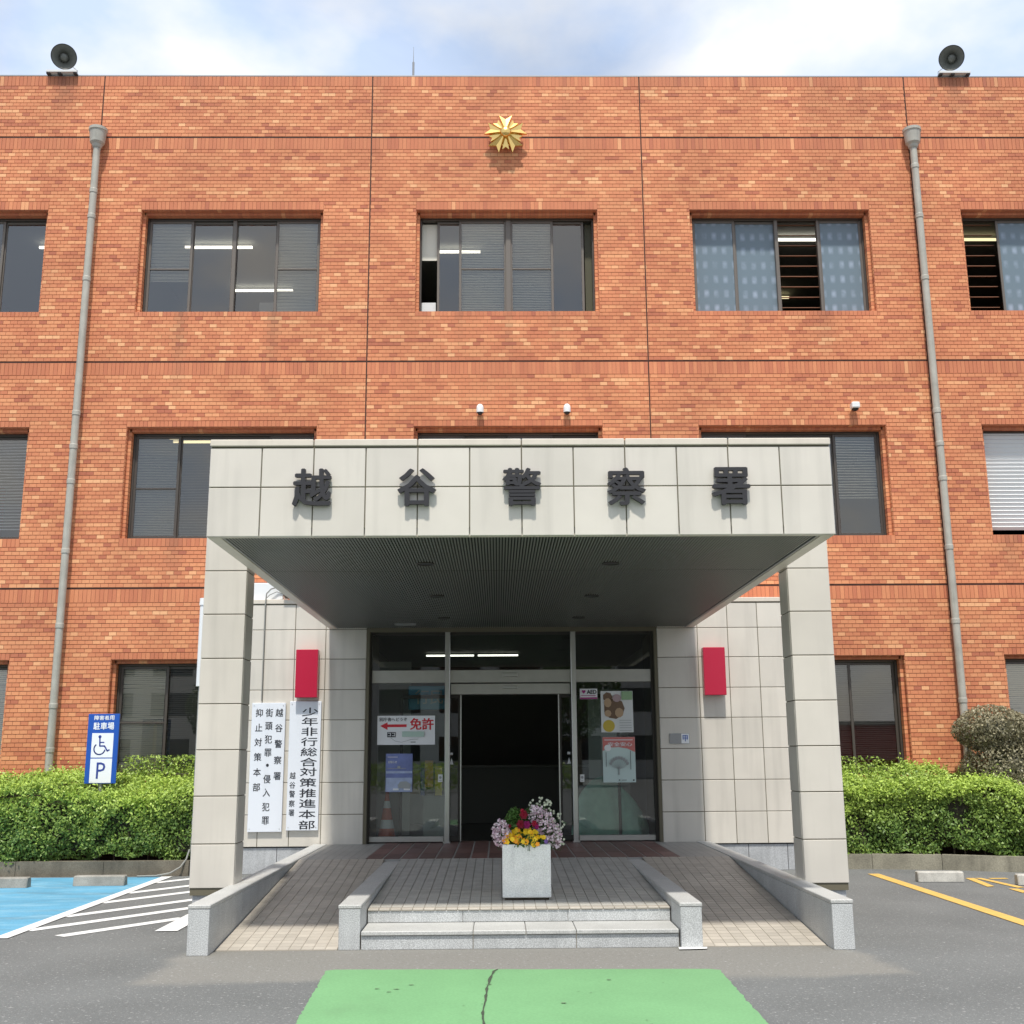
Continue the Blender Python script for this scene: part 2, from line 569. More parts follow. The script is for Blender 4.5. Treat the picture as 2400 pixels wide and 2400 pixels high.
emit_mat('tube_light', (1.0, 0.96, 0.84), 1.7)
emit_mat('tube_light_dim', (1.0, 0.86, 0.5), 0.8)

# ------------------------------------------------------------------ mesh helpers
WL = {}  # world location of every object (no rotations on parents)


class MB:
    def __init__(self):
        self.v, self.f, self.t = [], [], []

    def add(self, verts, faces, tone=None):
        o = len(self.v)
        self.v.extend([tuple(p) for p in verts])
        self.f.extend([tuple(i + o for i in f) for f in faces])
        self.t.extend([tone] * len(faces))
        return self

    def quad(self, a, b, c, d, tone=None):
        return self.add([a, b, c, d], [(0, 1, 2, 3)], tone)

    def box(self, x0, x1, y0, y1, z0, z1, tone=None, skip=''):
        v = [(x0, y0, z0), (x1, y0, z0), (x1, y1, z0), (x0, y1, z0), (x0, y0, z1), (x1, y0, z1), (x1, y1, z1), (x0, y1, z1)]
        F = {'b': (0, 3, 2, 1), 't': (4, 5, 6, 7), 'f': (0, 1, 5, 4), 'k': (2, 3, 7, 6), 'l': (3, 0, 4, 7), 'r': (1, 2, 6, 5)}
        return self.add(v, [q for k, q in F.items() if k not in skip], tone)

    def tile(self, x0, x1, z0, z1, y, depth, c=0.004, tone=None):
        """wall tile facing -Y with chamfered front edge"""
        v = [(x0, y + depth, z0), (x1, y + depth, z0), (x1, y + depth, z1), (x0, y + depth, z1),
             (x0, y + c, z0), (x1, y + c, z0), (x1, y + c, z1), (x0, y + c, z1),
             (x0 + c, y, z0 + c), (x1 - c, y, z0 + c), (x1 - c, y, z1 - c), (x0 + c, y, z1 - c)]
        f = [(8, 9, 10, 11)]
        for i in range(4):
            j = (i + 1) % 4
            f += [(i, j, 4 + j, 4 + i), (4 + i, 4 + j, 8 + j, 8 + i)]
        return self.add(v, f, tone)

    def tile_side(self, y0, y1, z0, z1, x, depth, sgn, c=0.004):
        """wall tile facing sgn*X"""
        def p(y, z, d):
            return (x + sgn * d, y, z)
        v = [p(y0, z0, -depth), p(y1, z0, -depth), p(y1, z1, -depth), p(y0, z1, -depth),
             p(y0, z0, -c), p(y1, z0, -c), p(y1, z1, -c), p(y0, z1, -c),
             p(y0 + c, z0 + c, 0), p(y1 - c, z0 + c, 0), p(y1 - c, z1 - c, 0), p(y0 + c, z1 - c, 0)]
        f = [(8, 9, 10, 11)]
        for i in range(4):
            j = (i + 1) % 4
            f += [(i, j, 4 + j, 4 + i), (4 + i, 4 + j, 8 + j, 8 + i)]
        if sgn < 0:
            f = [tuple(reversed(q)) for q in f]
        return self.add(v, f)

    def block(self, x0, x1, y0, y1, z0, z1, c=0.006):
        """box with chamfered edges (each face inset by c)"""
        v = []
        idx = {}
        for ix, X in ((0, (x0, x1)[0]), (1, x1)):
            for iy, Y in ((0, y0), (1, y1)):
                for iz, Z in ((0, z0), (1, z1)):
                    cx, cy, cz = (c if ix == 0 else -c), (c if iy == 0 else -c), (c if iz == 0 else -c)
                    idx[(ix, iy, iz)] = len(v)
                    v += [(X, Y + cy, Z + cz), (X + cx, Y, Z + cz), (X + cx, Y + cy, Z)]
        I = lambda a, b, d, k: idx[(a, b, d)] + k
        f = [(I(0, 0, 0, 0), I(0, 0, 1, 0), I(0, 1, 1, 0), I(0, 1, 0, 0)), (I(1, 0, 0, 0), I(1, 1, 0, 0), I(1, 1, 1, 0), I(1, 0, 1, 0)),
             (I(0, 0, 0, 1), I(1, 0, 0, 1), I(1, 0, 1, 1), I(0, 0, 1, 1)), (I(0, 1, 0, 1), I(0, 1, 1, 1), I(1, 1, 1, 1), I(1, 1, 0, 1)),
             (I(0, 0, 0, 2), I(0, 1, 0, 2), I(1, 1, 0, 2), I(1, 0, 0, 2)), (I(0, 0, 1, 2), I(1, 0, 1, 2), I(1, 1, 1, 2), I(0, 1, 1, 2))]
        for a in (0, 1):
            for b in (0, 1):
                f.append((I(a, b, 0, 0), I(a, b, 0, 1), I(a, b, 1, 1), I(a, b, 1, 0)))
                f.append((I(a, 0, b, 0), I(a, 0, b, 2), I(a, 1, b, 2), I(a, 1, b, 0)))
                f.append((I(0, a, b, 1), I(0, a, b, 2), I(1, a, b, 2), I(1, a, b, 1)))
        for k in idx:
            f.append((idx[k], idx[k] + 1, idx[k] + 2))
        return self.add(v, f)

    def tube(self, p0, p1, r0, r1=None, n=12, caps=True, tone=None):
        r1 = r0 if r1 is None else r1
        p0, p1 = Vector(p0), Vector(p1)
        d = (p1 - p0).normalized()
        a = d.orthogonal().normalized()
        b = d.cross(a)
        v = []
        for p, r in ((p0, r0), (p1, r1)):
            for i in range(n):
                th = 2 * math.pi * i / n
                v.append(p + (a * math.cos(th) + b * math.sin(th)) * r)
        f = [(i, (i + 1) % n, n + (i + 1) % n, n + i) for i in range(n)]
        if caps:
            f += [tuple(reversed(range(n))), tuple(range(n, 2 * n))]
        return self.add(v, f, tone)

    def path(self, pts, r, n=8):
        for a, b in zip(pts[:-1], pts[1:]):
            self.tube(a, b, r, n=n)
        return self

    def lathe(self, c, axis, prof, n=24, tone=None):
        """prof: list of (distance along axis, radius) from point c"""
        c, d = Vector(c), Vector(axis).normalized()
        a = d.orthogonal().normalized()
        b = d.cross(a)
        v, f = [], []
        for h, r in prof:
            for i in range(n):
                th = 2 * math.pi * i / n
                v.append(c + d * h + (a * math.cos(th) + b * math.sin(th)) * max(r, 1e-4))
        for k in range(len(prof) - 1):
            for i in range(n):
                j = (i + 1) % n
                f.append((k * n + i, k * n + j, (k + 1) * n + j, (k + 1) * n + i))
        return self.add(v, f, tone)

    def poly(self, pts, y, depth):
        """extruded outline in XZ facing -Y; pts counter-clockwise seen from -Y"""
        n = len(pts)
        v = [(x, y, z) for x, z in pts] + [(x, y + depth, z) for x, z in pts]
        f = [tuple(range(n)), tuple(reversed(range(n, 2 * n)))]
        f += [(j, i, n + i, n + j) for i, j in ((i, (i + 1) % n) for i in range(n))]
        return self.add(v, f)

    def ground(self, pts, z, thick=0.0):
        v = [(x, y, z) for x, y in pts]
        return self.add(v, [tuple(range(len(pts)))])

    def mesh(self, name, mat, centre=None, smooth=False):
        v = np.array(self.v, dtype=np.float64)
        c = (v.min(0) + v.max(0)) / 2 if centre is None else np.array(centre, float)
        me = bpy.data.meshes.new(name)
        me.from_pydata((v - c).tolist(), [], self.f)
        if any(t is not None for t in self.t):
            at = me.color_attributes.new('tone', 'FLOAT_COLOR', 'CORNER')
            cols = np.array([(0.5, 0, 0) if t is None else t for t in self.t], dtype=np.float32)
            ln = np.array([len(f) for f in self.f])
            cc_ = np.repeat(cols, ln, axis=0)
            cc_ = np.concatenate([cc_, np.ones((len(cc_), 1), np.float32)], 1)
            at.data.foreach_set('color', cc_.ravel())
        me.materials.append(MATS[mat])
        if smooth:
            me.polygons.foreach_set('use_smooth', [True] * len(me.polygons))
        me.update()
        return me, tuple(c)

    def build(self, name, mat, parent=None, smooth=False, **tags):
        me, c = self.mesh(name, mat, smooth=smooth)
        return place(name, me, c, parent, **tags)


def tagset(o, label=None, cat=None, group=None, kind=None):
    if label:
        o['label'] = label
    if cat:
        o['category'] = cat
    if group:
        o['group'] = group
    if kind:
        o['kind'] = kind
    return o


def place(name, data, loc, parent=None, rot=None, **tags):
    o = bpy.data.objects.new(name, data)
    COL.objects.link(o)
    pl = WL[parent.name] if parent is not None else (0, 0, 0)
    o.location = (loc[0] - pl[0], loc[1] - pl[1], loc[2] - pl[2])
    if rot:
        o.rotation_euler = rot
    if parent is not None:
        o.parent = parent
    WL[o.name] = tuple(loc)
    return tagset(o, **tags)


def thing(name, loc, label, cat, group=None, parent=None):
    return place(name, None, loc, parent, label=label, cat=cat, group=group)


def structure(name, mb, mat):
    return mb.build(name, mat, None, kind='structure')


def copy_tree(src, loc, parent=None, **tags):
    """copy a thing with its parts (and sub-parts) to a new place"""
    c = src.copy()
    COL.objects.link(c)
    if parent is None:
        c.parent = None
        c.location = loc
        WL[c.name] = tuple(loc)
    else:
        c.parent = parent
        pw = WL[parent.name]
        WL[c.name] = (pw[0] + src.location[0], pw[1] + src.location[1], pw[2] + src.location[2])
    for ch in list(src.children):
        copy_tree(ch, None, c)
    return tagset(c, **tags)


def text_mesh(s, size, bold=0.0, extrude=0.002, sx=1.0, res=2):
    """glyph mesh centred on the origin, in the XZ plane facing -Y"""
    cu = bpy.data.curves.new('glyph', 'FONT')
    cu.body = s
    cu.size = size
    cu.align_x = 'CENTER'
    cu.extrude = extrude
    cu.offset = bold
    cu.resolution_u = res
    cu.fill_mode = 'BOTH'
    o = bpy.data.objects.new('glyph', cu)
    COL.objects.link(o)
    dg = bpy.context.evaluated_depsgraph_get()
    me = bpy.data.meshes.new_from_object(o.evaluated_get(dg))
    bpy.data.objects.remove(o)
    bpy.data.curves.remove(cu)
    v = np.empty(len(me.vertices) * 3)
    me.vertices.foreach_get('co', v)
    v = v.reshape(-1, 3)
    f = [tuple(p.vertices) for p in me.polygons]
    bpy.data.meshes.remove(me)
    c = (v.min(0) + v.max(0)) / 2
    v = v - c
    w = np.stack([v[:, 0] * sx, -v[:, 2], v[:, 1]], 1)
    return w, f


def glyphs(mb, s, x, y, z, em=None, sx=1.0, w=None, h=None, bold=0.0, extrude=0.001):
    """add text s to mb, centred at (x, y, z): em = character size, or w / h = size of the whole word"""
    v, f = text_mesh(s, 1.0, 0.0, extrude)
    ext = v.max(0) - v.min(0)
    if em:
        kx, kz = em * sx, em
    else:
        kx = (w / ext[0]) if w else (h / ext[2])
        kz = (h / ext[2]) if h else kx
    v = v * np.array([kx, 1, kz])
    b_ = bold * kz
    offs = [(0, 0)] if not bold else [(0, 0), (b_, 0), (-b_, 0), (0, b_ * .6), (0, -b_ * .6)]
    for i, (ox, oz) in enumerate(offs):
        mb.add(v + np.array([x + ox, y - i * .00022, z + oz]), f)
    return mb


# ------------------------------------------------------------------ ground
YB = 1.10          # face of the brick wall
YP = -0.22         # face of the tiled porch wall
BX0, BX1 = -10.6, 10.6
structure('ground', MB().ground([(-220, -260), (220, -260), (220, 60), (-220, 60)], 0.0), 'asphalt')
gk = [(-1.50, -7.36), (-1.44, -7.32), (1.36, -7.43), (1.43, -7.47), (1.39, -9.2), (1.36, -12.5), (-1.40, -12.5), (-1.43, -9.1)]
gp = []
for (xa, ya), (xb, yb) in zip(gk, gk[1:] + gk[:1]):
    n = max(1, int(math.hypot(xb - xa, yb - ya) / .05))
    for i in range(n):
        gp.append((xa + (xb - xa) * i / n + random.gauss(0, .004), ya + (yb - ya) * i / n + random.gauss(0, .004)))
green = structure('green_paint', MB().ground(list(reversed(gp)), 0.004), 'green_paint')
cy = np.linspace(-7.38, -12.4, 70)
cx = -0.235 + np.interp(cy, [-12.4, -9.1, -8.64, -8.1, -7.45, -7.38], [0.07, -0.03, -0.055, -0.05, -0.01, 0.02]) + np.cumsum(rng.normal(0, 0.006, 70)) * 0.6
wd = 0.004 + 0.009 * rng.random(70) ** 2
m = MB()
for i in range(69):
    m.quad((cx[i] - wd[i], cy[i], 0.008), (cx[i] + wd[i], cy[i], 0.008), (cx[i + 1] + wd[i + 1], cy[i + 1], 0.008), (cx[i + 1] - wd[i + 1], cy[i + 1], 0.008))
m.build('crack', 'crack_dark', green)
m = MB()
for k in range(16):
    px, py = rng.uniform(-1.3, 1.3), rng.uniform(-9.3, -7.6)
    a = rng.uniform(0.006, 0.022)
    n = 6
    m.ground([(px + a * rng.uniform(.5, 1.6) * math.cos(t), py + a * rng.uniform(.3, .9) * math.sin(t)) for t in np.linspace(0, 2 * math.pi, n, endpoint=False)], 0.0085)
m.build('paint_chip', 'crack_pale', green, kind='stuff')
structure('blue_bay_paint', MB().ground([(-9.8, -5.66), (-4.70, -5.66), (-4.70, -0.47), (-9.8, -0.47)], 0.004), 'blue_paint')
structure('white_bay_line', MB().ground([(-4.72, -5.68), (-4.585, -5.68), (-4.585, -0.46), (-4.72, -0.46)], 0.008), 'white_paint')
structure('white_edge_line', MB().ground([(-3.38, -5.34), (-3.17, -5.34), (-3.17, -0.46), (-3.38, -0.46)], 0.008), 'white_paint')
hatch = [(-1.16, -0.46, -3.85), (-2.30, -0.66, None), (-3.22, -1.60, None), (-4.30, -2.62, None), (-5.22, -3.52, None)]
first = None
m0 = None
for k, y0 in enumerate((-1.2, -2.3, -3.2, -4.28, -5.2, -6.15)):
    xs = -4.60 if k < 5 else -4.17
    ys = y0 if k < 5 else -5.56
    xe, ye = -3.36, ys + 1.36 * (-3.36 - xs)
    if ye > -0.5:
        xe = xs + (-0.5 - ys) / 1.36
        ye = -0.5
    n_ = Vector((-(ye - ys), xe - xs)).normalized() * 0.075
    structure('hatch_stripe', MB().ground([(xs - n_.x * 1, ys - n_.y), (xs + n_.x, ys + n_.y), (xe + n_.x, ye + n_.y), (xe - n_.x, ye - n_.y)][::1] if False else
              [(xs + n_.x, ys + n_.y), (xs - n_.x, ys - n_.y), (xe - n_.x, ye - n_.y), (xe + n_.x, ye + n_.y)], 0.004), 'white_paint')
structure('yellow_bay_line', MB().ground([(4.62, -6.4), (4.78, -6.4), (4.82, -0.84), (4.67, -0.84)], 0.006), 'yellow_paint')
for q in ([(5.60, -2.40), (5.70, -2.36), (5.83, -1.45), (5.72, -1.45)],
          [(5.90, -2.52), (6.00, -2.50), (5.93, -1.45), (5.84, -1.45)],
          [(6.00, -1.58), (6.22, -1.58), (6.22, -1.47), (6.00, -1.47)],
          [(5.74, -3.0), (5.84, -3.0), (5.86, -2.62), (5.76, -2.60)]):
    structure('yellow_road_character', MB().ground(q, 0.006), 'yellow_paint')

# ------------------------------------------------------------------ brick building
X0, BAY, HW = -0.022, 4.5912, 1.521
PAR, J3, J2, J1 = 13.02, 11.865, 7.847, 4.144
bld = thing('police_station', (0, 6, 0), 'three storey orange brick building with wide bronze framed windows behind the pale tiled entrance', 'building')


def rows_between(z0, z1, n):
    h = (z1 - z0) / n
    return [(z0 + i * h, z0 + (i + 1) * h) for i in range(n)]


zone3 = rows_between(J2 + 0.012, J3 - 0.012 - 0.215, 59)
zone2 = rows_between(J1 + 0.012, J2 - 0.012 - 0.215, 54)
zone1 = rows_between(0.0, J1 - 0.012 - 0.215, 61)
zonep = rows_between(J3 + 0.012, PAR - 0.19, 15)
snap = lambda rows, z: min((r_[0] for r_ in rows), key=lambda a: abs(a - z))
wins = []   # (storey, bay, x0, x1, z0, z1)
holes = []  # brick free rectangles (opening + head and sill soldier courses)
soldiers = []
for st, rows, zb, zt in ((3, zone3, 8.716, 10.526), (2, zone2, 4.934, 6.748), (1, zone1, 1.25, 3.04)):
    hz0, hz1 = snap(rows, zb - 0.118), snap(rows, zt + 0.128)
    for k in range(-2, 3):
        xc = X0 + k * BAY
        x0, x1 = xc - HW, xc + HW
        if st == 1 and k == 0:
            continue
        wins.append((st, k, x0, x1, zb, zt))
        holes.append((x0, x1, hz0, hz1))
        soldiers.append((x0, x1, hz0, zb))
        soldiers.append((x0, x1, zt, hz1))
PORCH = (-4.34, 4.34, 0.0, 3.60)
holes.append((PORCH[0], PORCH[1], -1, snap(zone1, 3.60)))
joints_x = [X0 + (k + 0.5) * BAY for k in range(-3, 3)]
stain = [(-7.58, 0.22, 12.99, 12.35, 0.62), (7.76, 0.22, 12.99, 12.3, 0.62), (7.38, 0.07, 12.99, 12.4, 0.5), (-5.38, 0.10, 8.70, 7.2, 0.5), (-3.86, 0.10, 8.70, 7.2, 0.5),
         (-0.8, 0.08, 8.7, 7.9, 0.3), (0.0, 0.07, 8.7, 7.8, 0.35), (0.76, 0.08, 8.7, 7.9, 0.3), (5.2, 0.12, 8.7, 7.9, 0.35), (-5.28, 0.13, 4.93, 4.3, 0.55), (7.9, 0.16, 4.93, 4.35, 0.5),
         (3.9, 0.1, 8.7, 8.0, 0.25), (-8.9, 0.3, 8.7, 7.5, 0.2), (9.2, 0.3, 8.7, 7.5, 0.2)]


def grime(x, z):
    wv = math.sin(x * 2.3 + 1) + math.sin(x * 5.9 + 2) * .7 + math.sin(x * 13.7) * .5 + math.sin(x * 29.3 + 4) * .35
    d = max(0.0, wv * .5) * (.30 * math.exp(-(PAR - z) / .6) + (.11 * math.exp(-(J3 - z) / .5) if z < J3 else 0) + (.10 * math.exp(-(J2 - z) / .5) if z < J2 else 0) + (.10 * math.exp(-(J1 - z) / .5) if z < J1 else 0)) * random.uniform(.6, 1)
    d += max(0.0, math.sin(x * .9 + z * .7) * math.sin(z * 1.3 - x * .4)) * .05
    for sx_, w_, zt_, zb_, s_ in stain:
        if zb_ < z < zt_ + 0.02:
            d = max(d, s_ * math.exp(-((x - sx_) / w_) ** 2) * (0.35 + 0.65 * (z - zb_) / (zt_ - zb_)) * random.uniform(0.55, 1.0))
    return d


bm_ = MB()
GZ, GX = 0.0095, 0.005


def brick_tone(kind):
    u_ = random.random()
    if kind == 'sold':
        t_ = 0.28 + random.gauss(0, 0.085)
        if u_ > 0.975:
            t_ = 0.85
    else:
        t_ = 0.52 + random.gauss(0, 0.155)
        if u_ > 0.945:
            t_ = random.uniform(0.8, 1.0)
        elif u_ < 0.06:
            t_ = random.uniform(0.03, 0.2)
    return min(1, max(0, t_))


def add_brick(x0, x1, z0, z1, t_=None, y=None, kind='run'):
    t_ = brick_tone(kind) if t_ is None else t_
    y = YB - 0.010 + random.uniform(-0.0015, 0.0015) if y is None else y
    bm_.box(x0 + GX / 2, x1 - GX / 2, y, YB + 0.004, z0 + GZ / 2, z1 - GZ / 2, (t_, grime((x0 + x1) / 2, (z0 + z1) / 2), 0), skip='k')


def free(x0, x1, zm, hs):
    seg = [(x0, x1)]
    for hx0, hx1, hz0, hz1 in hs:
        if hz0 - 1e-6 < zm < hz1 + 1e-6:
            out_ = []
            for a, b in seg:
                if hx1 <= a or hx0 >= b:
                    out_.append((a, b))
                else:
                    if hx0 - a > 0.012:
                        out_.append((a, hx0))
                    if b - hx1 > 0.012:
                        out_.append((hx1, b))
            seg = out_
    return seg


BL = 0.118
vj = [(x - 0.009, x + 0.009, -5, 20) for x in joints_x]
for zi, rows in enumerate((zone1, zone2, zone3, zonep)):
    for ri, (z0, z1) in enumerate(rows):
        if z1 < 0.25:
            continue
        # long courses of similar firing: pairs of bricks share a tone now and then
        for a, b in free(BX0, BX1, (z0 + z1) / 2, holes + vj):
            start = math.floor(a / BL) * BL - (BL / 2 if ri % 2 else 0)
            x = start
            last = None
            while x < b:
                xa, xb = max(x, a), min(x + BL, b)
                x += BL
                if xb - xa < 0.012:
                    continue
                t_ = last if (last is not None and random.random() < 0.3) else brick_tone('run')
                last = t_
                add_brick(xa, xb, z0, z1, t_)
# band soldiers under every horizontal joint, parapet soldiers
single = []
for zt, h in ((J3 - 0.012, 0.215), (J2 - 0.012, 0.215), (J1 - 0.012, 0.215), (PAR, 0.19)):
    for a, b in free(BX0, BX1, zt - h / 2, holes + vj):
        n = max(1, round((b - a) / 0.0655))
        w_ = (b - a) / n
        for i in range(n):
            xa = a + i * w_
            px_ = (xa + 0.2) / 17.4 * 2641 + 1163
            if h > 0.2 and zt < 8 and (zt < 5 and (px_ < 485 or px_ > 1955) or zt > 5 and 470 < px_ < 2060) and 0 < px_ < 2400 and len(single) < 300:
                single.append((xa, xa + w_, zt - h, zt))
            else:
                add_brick(xa, xa + w_, zt - h, zt, kind='sold')
for x0, x1, z0, z1 in soldiers:
    n = round((x1 - x0) / 0.0655)
    w_ = (x1 - x0) / n
    for i in range(n):
        add_brick(x0 + i * w_, x0 + (i + 1) * w_, z0, z1, kind='sold')
# brick jambs and heads of the window openings (two steps)
for st, k, x0, x1, zb, zt in wins:
    n = int((zt - zb) / 0.064)
    hz = (zt - zb) / n
    for i in range(n):
        za, zc_ = zb + i * hz, zb + (i + 1) * hz
        for s_, xe in ((1, x0), (-1, x1)):
            for st_, (dx, ya, yb_) in enumerate(((0.0, YB, YB + 0.085), (0.05, YB + 0.084, YB + 0.20))):
                xf = xe + s_ * dx
                t3 = (brick_tone('run'), 0, 0)
                xa, xb = sorted((xf - s_ * 0.055, xf + s_ * 0.006))
                bm_.box(xa, xb, ya + 0.003, yb_ - 0.003, za + GZ / 2, zc_ - GZ / 2, t3)
    n = round((x1 - x0) / 0.0655)
    w_ = (x1 - x0) / n
    for i in range(n):
        xa = x0 + i * w_
        bm_.box(xa + GX / 2, xa + w_ - GX / 2, YB + 0.003, YB + 0.085, zt - 0.006, zt + 0.05, (brick_tone('sold'), 0, 0))
        bm_.box(max(xa + GX / 2, x0 + .03), min(xa + w_ - GX / 2, x1 - .03), YB + 0.087, YB + 0.197, zt - 0.052, zt + 0.04, (brick_tone('sold'), 0, 0))
sj = MB()
for zj in (J3, J2, J1):
    for a, b in free(BX0, BX1, zj, holes):
        sj.box(a, b, YB - .004, YB + .002, zj - .011, zj + .011)
for xj in joints_x:
    for a, b in ((3.62, J1 - .0112), (J1 + .0112, J2 - .0112), (J2 + .0112, J3 - .0112), (J3 + .0112, PAR)):
        sj.box(xj - .008, xj + .008, YB - .004, YB + .002, a, b)
sj.build('expansion_joint', 'sealant', bld, kind='stuff')
bm_.build('brick_course', 'brick', bld, kind='stuff', label='orange and terracotta brick facing laid in thin courses')
me_single = {}
for xa, xb, za, zb in single:
    key = round(xb - xa, 3)
    if key not in me_single:
        wq = (xb - xa - GX) / 2
        me_single[key] = MB().box(-wq, wq, 0, 0.014, -0.1075 + GZ / 2, 0.1075 - GZ / 2).mesh('brick', 'brick_single', centre=(0, 0, 0))[0]
    place('brick', me_single[key], ((xa + xb) / 2, YB - 0.010, (za + zb) / 2), bld)

# mortar bed with window openings, building shell
cut = [(x0, x1, zb, zt) for _, _, x0, x1, zb, zt in wins] + [(-4.2, 4.2, -0.1, 3.55)]


def wall_with_holes(mb, X, Z, cuts, y):
    xs = sorted({X[0], X[1], *[c[0] for c in cuts], *[c[1] for c in cuts]})
    zs = sorted({Z[0], Z[1], *[c[2] for c in cuts], *[c[3] for c in cuts]})
    xs = [x for x in xs if X[0] <= x <= X[1]]
    zs = [z for z in zs if Z[0] <= z <= Z[1]]
    for a, b in zip(xs[:-1], xs[1:]):
        for c, d in zip(zs[:-1], zs[1:]):
            xm, zm = (a + b) / 2, (c + d) / 2
            if not any(q[0] < xm < q[1] and q[2] < zm < q[3] for q in cuts):
                mb.quad((a, y, c), (b, y, c), (b, y, d), (a, y, d))


m = MB()
wall_with_holes(m, (BX0, BX1), (0, PAR - 0.004), cut, YB)
for c in cut[:-1]:
    a, b, z0, z1 = c
    y2 = YB + 0.30
    m.quad((a, YB, z0), (a, y2, z0), (a, y2, z1), (a, YB, z1))
    m.quad((b, y2, z0), (b, YB, z0), (b, YB, z1), (b, y2, z1))
    m.quad((a, YB, z1), (a, y2, z1), (b, y2, z1), (b, YB, z1))
    m.quad((a, YB, z0), (b, YB, z0), (b, y2, z0), (a, y2, z0))
    # recess step behind the first reveal
    for s_, xe in ((1, a), (-1, b)):
        m.box(min(xe, xe + s_ * 0.049), max(xe, xe + s_ * 0.049), YB + 0.09, YB + 0.21, z0, z1)
    m.box(a, b, YB + 0.09, YB + 0.21, z1 - 0.049, z1 + 0.001)
for x in (BX0, BX1):
    m.quad((x, YB, 0), (x, 13, 0), (x, 13, PAR - 0.004), (x, YB, PAR - 0.004))
m.quad((BX0, 13, 0), (BX1, 13, 0), (BX1, 13, PAR - 0.004), (BX0, 13, PAR - 0.004))
m.build('wall', 'mortar', bld)
MB().box(BX0 - 0.01, BX1 + 0.01, YB - 0.012, YB + 0.30, PAR + 0.001, PAR + 0.022).build('parapet_cap', 'grey_metal', bld)
MB().box(BX0 + 0.02, BX1 - 0.02, YB + 0.3, 12.95, PAR - 0.6, PAR - 0.5).build('roof', 'concrete', bld)

# rooms behind the windows
m = MB()
rw, rc, rl = MB(), MB(), MB()
for z0, z1 in ((0.35, 3.45), (4.0, 7.15), (7.75, 10.95)):
    yb0, yb1 = YB + 0.31, 7.0
    m.quad((BX0, yb0, z0), (BX1, yb0, z0), (BX1, yb1, z0), (BX0, yb1, z0))
    rw.quad((BX0, yb1, z0), (BX1, yb1, z0), (BX1, yb1, z1), (BX0, yb1, z1))
    rc.quad((BX0, yb1, z1), (BX1, yb1, z1), (BX1, yb0, z1), (BX0, yb0, z1))
    for k in range(-3, 3):
        xx = X0 + (k + 0.5) * BAY
        rw.box(xx - 0.06, xx + 0.06, yb0 + 0.02, yb1 - 0.01, z0 + 0.002, z1 - 0.002)
m.build('room_floor', 'room_dark', bld)
rw.build('room_wall', 'room_wall', bld)
rc.build('room_ceiling', 'room_ceiling', bld)
for z, x0, y0, ln, mt in ((3.35, -8.2, 3.0, 1.2, 'tube_light_dim'),
                          (7.0, -5.9, 2.6, 1.2, 'tube_light_dim'), (7.0, -5.9, 2.85, 1.2, 'tube_light_dim'), (7.0, -5.6, 4.8, 1.2, 'tube_light_dim'),
                          (10.86, -6.0, 3.2, 1.25, 'tube_light'), (10.86, -5.55, 5.2, 1.2, 'tube_light'), (10.86, -8.7, 3.2, 1.2, 'tube_light'), (10.86, 4.9, 2.9, 1.2, 'tube_light'),
                          (10.86, 4.7, 5.6, 1.2, 'tube_light_dim'), (10.86, 7.9, 5.6, 1.2, 'tube_light_dim'), (10.86, -1.7, 3.4, 1.2, 'tube_light'), (10.86, 7.9, 2.9, 1.2, 'tube_light_dim')):
    MB().box(x0, x0 + ln, y0, y0 + 0.04, z - 0.02, z + 0.02).build('ceiling_light', mt, bld)

# ------------------------------------------------------------------ windows (parts of the building)
YF = YB + 0.215   # front of the frames


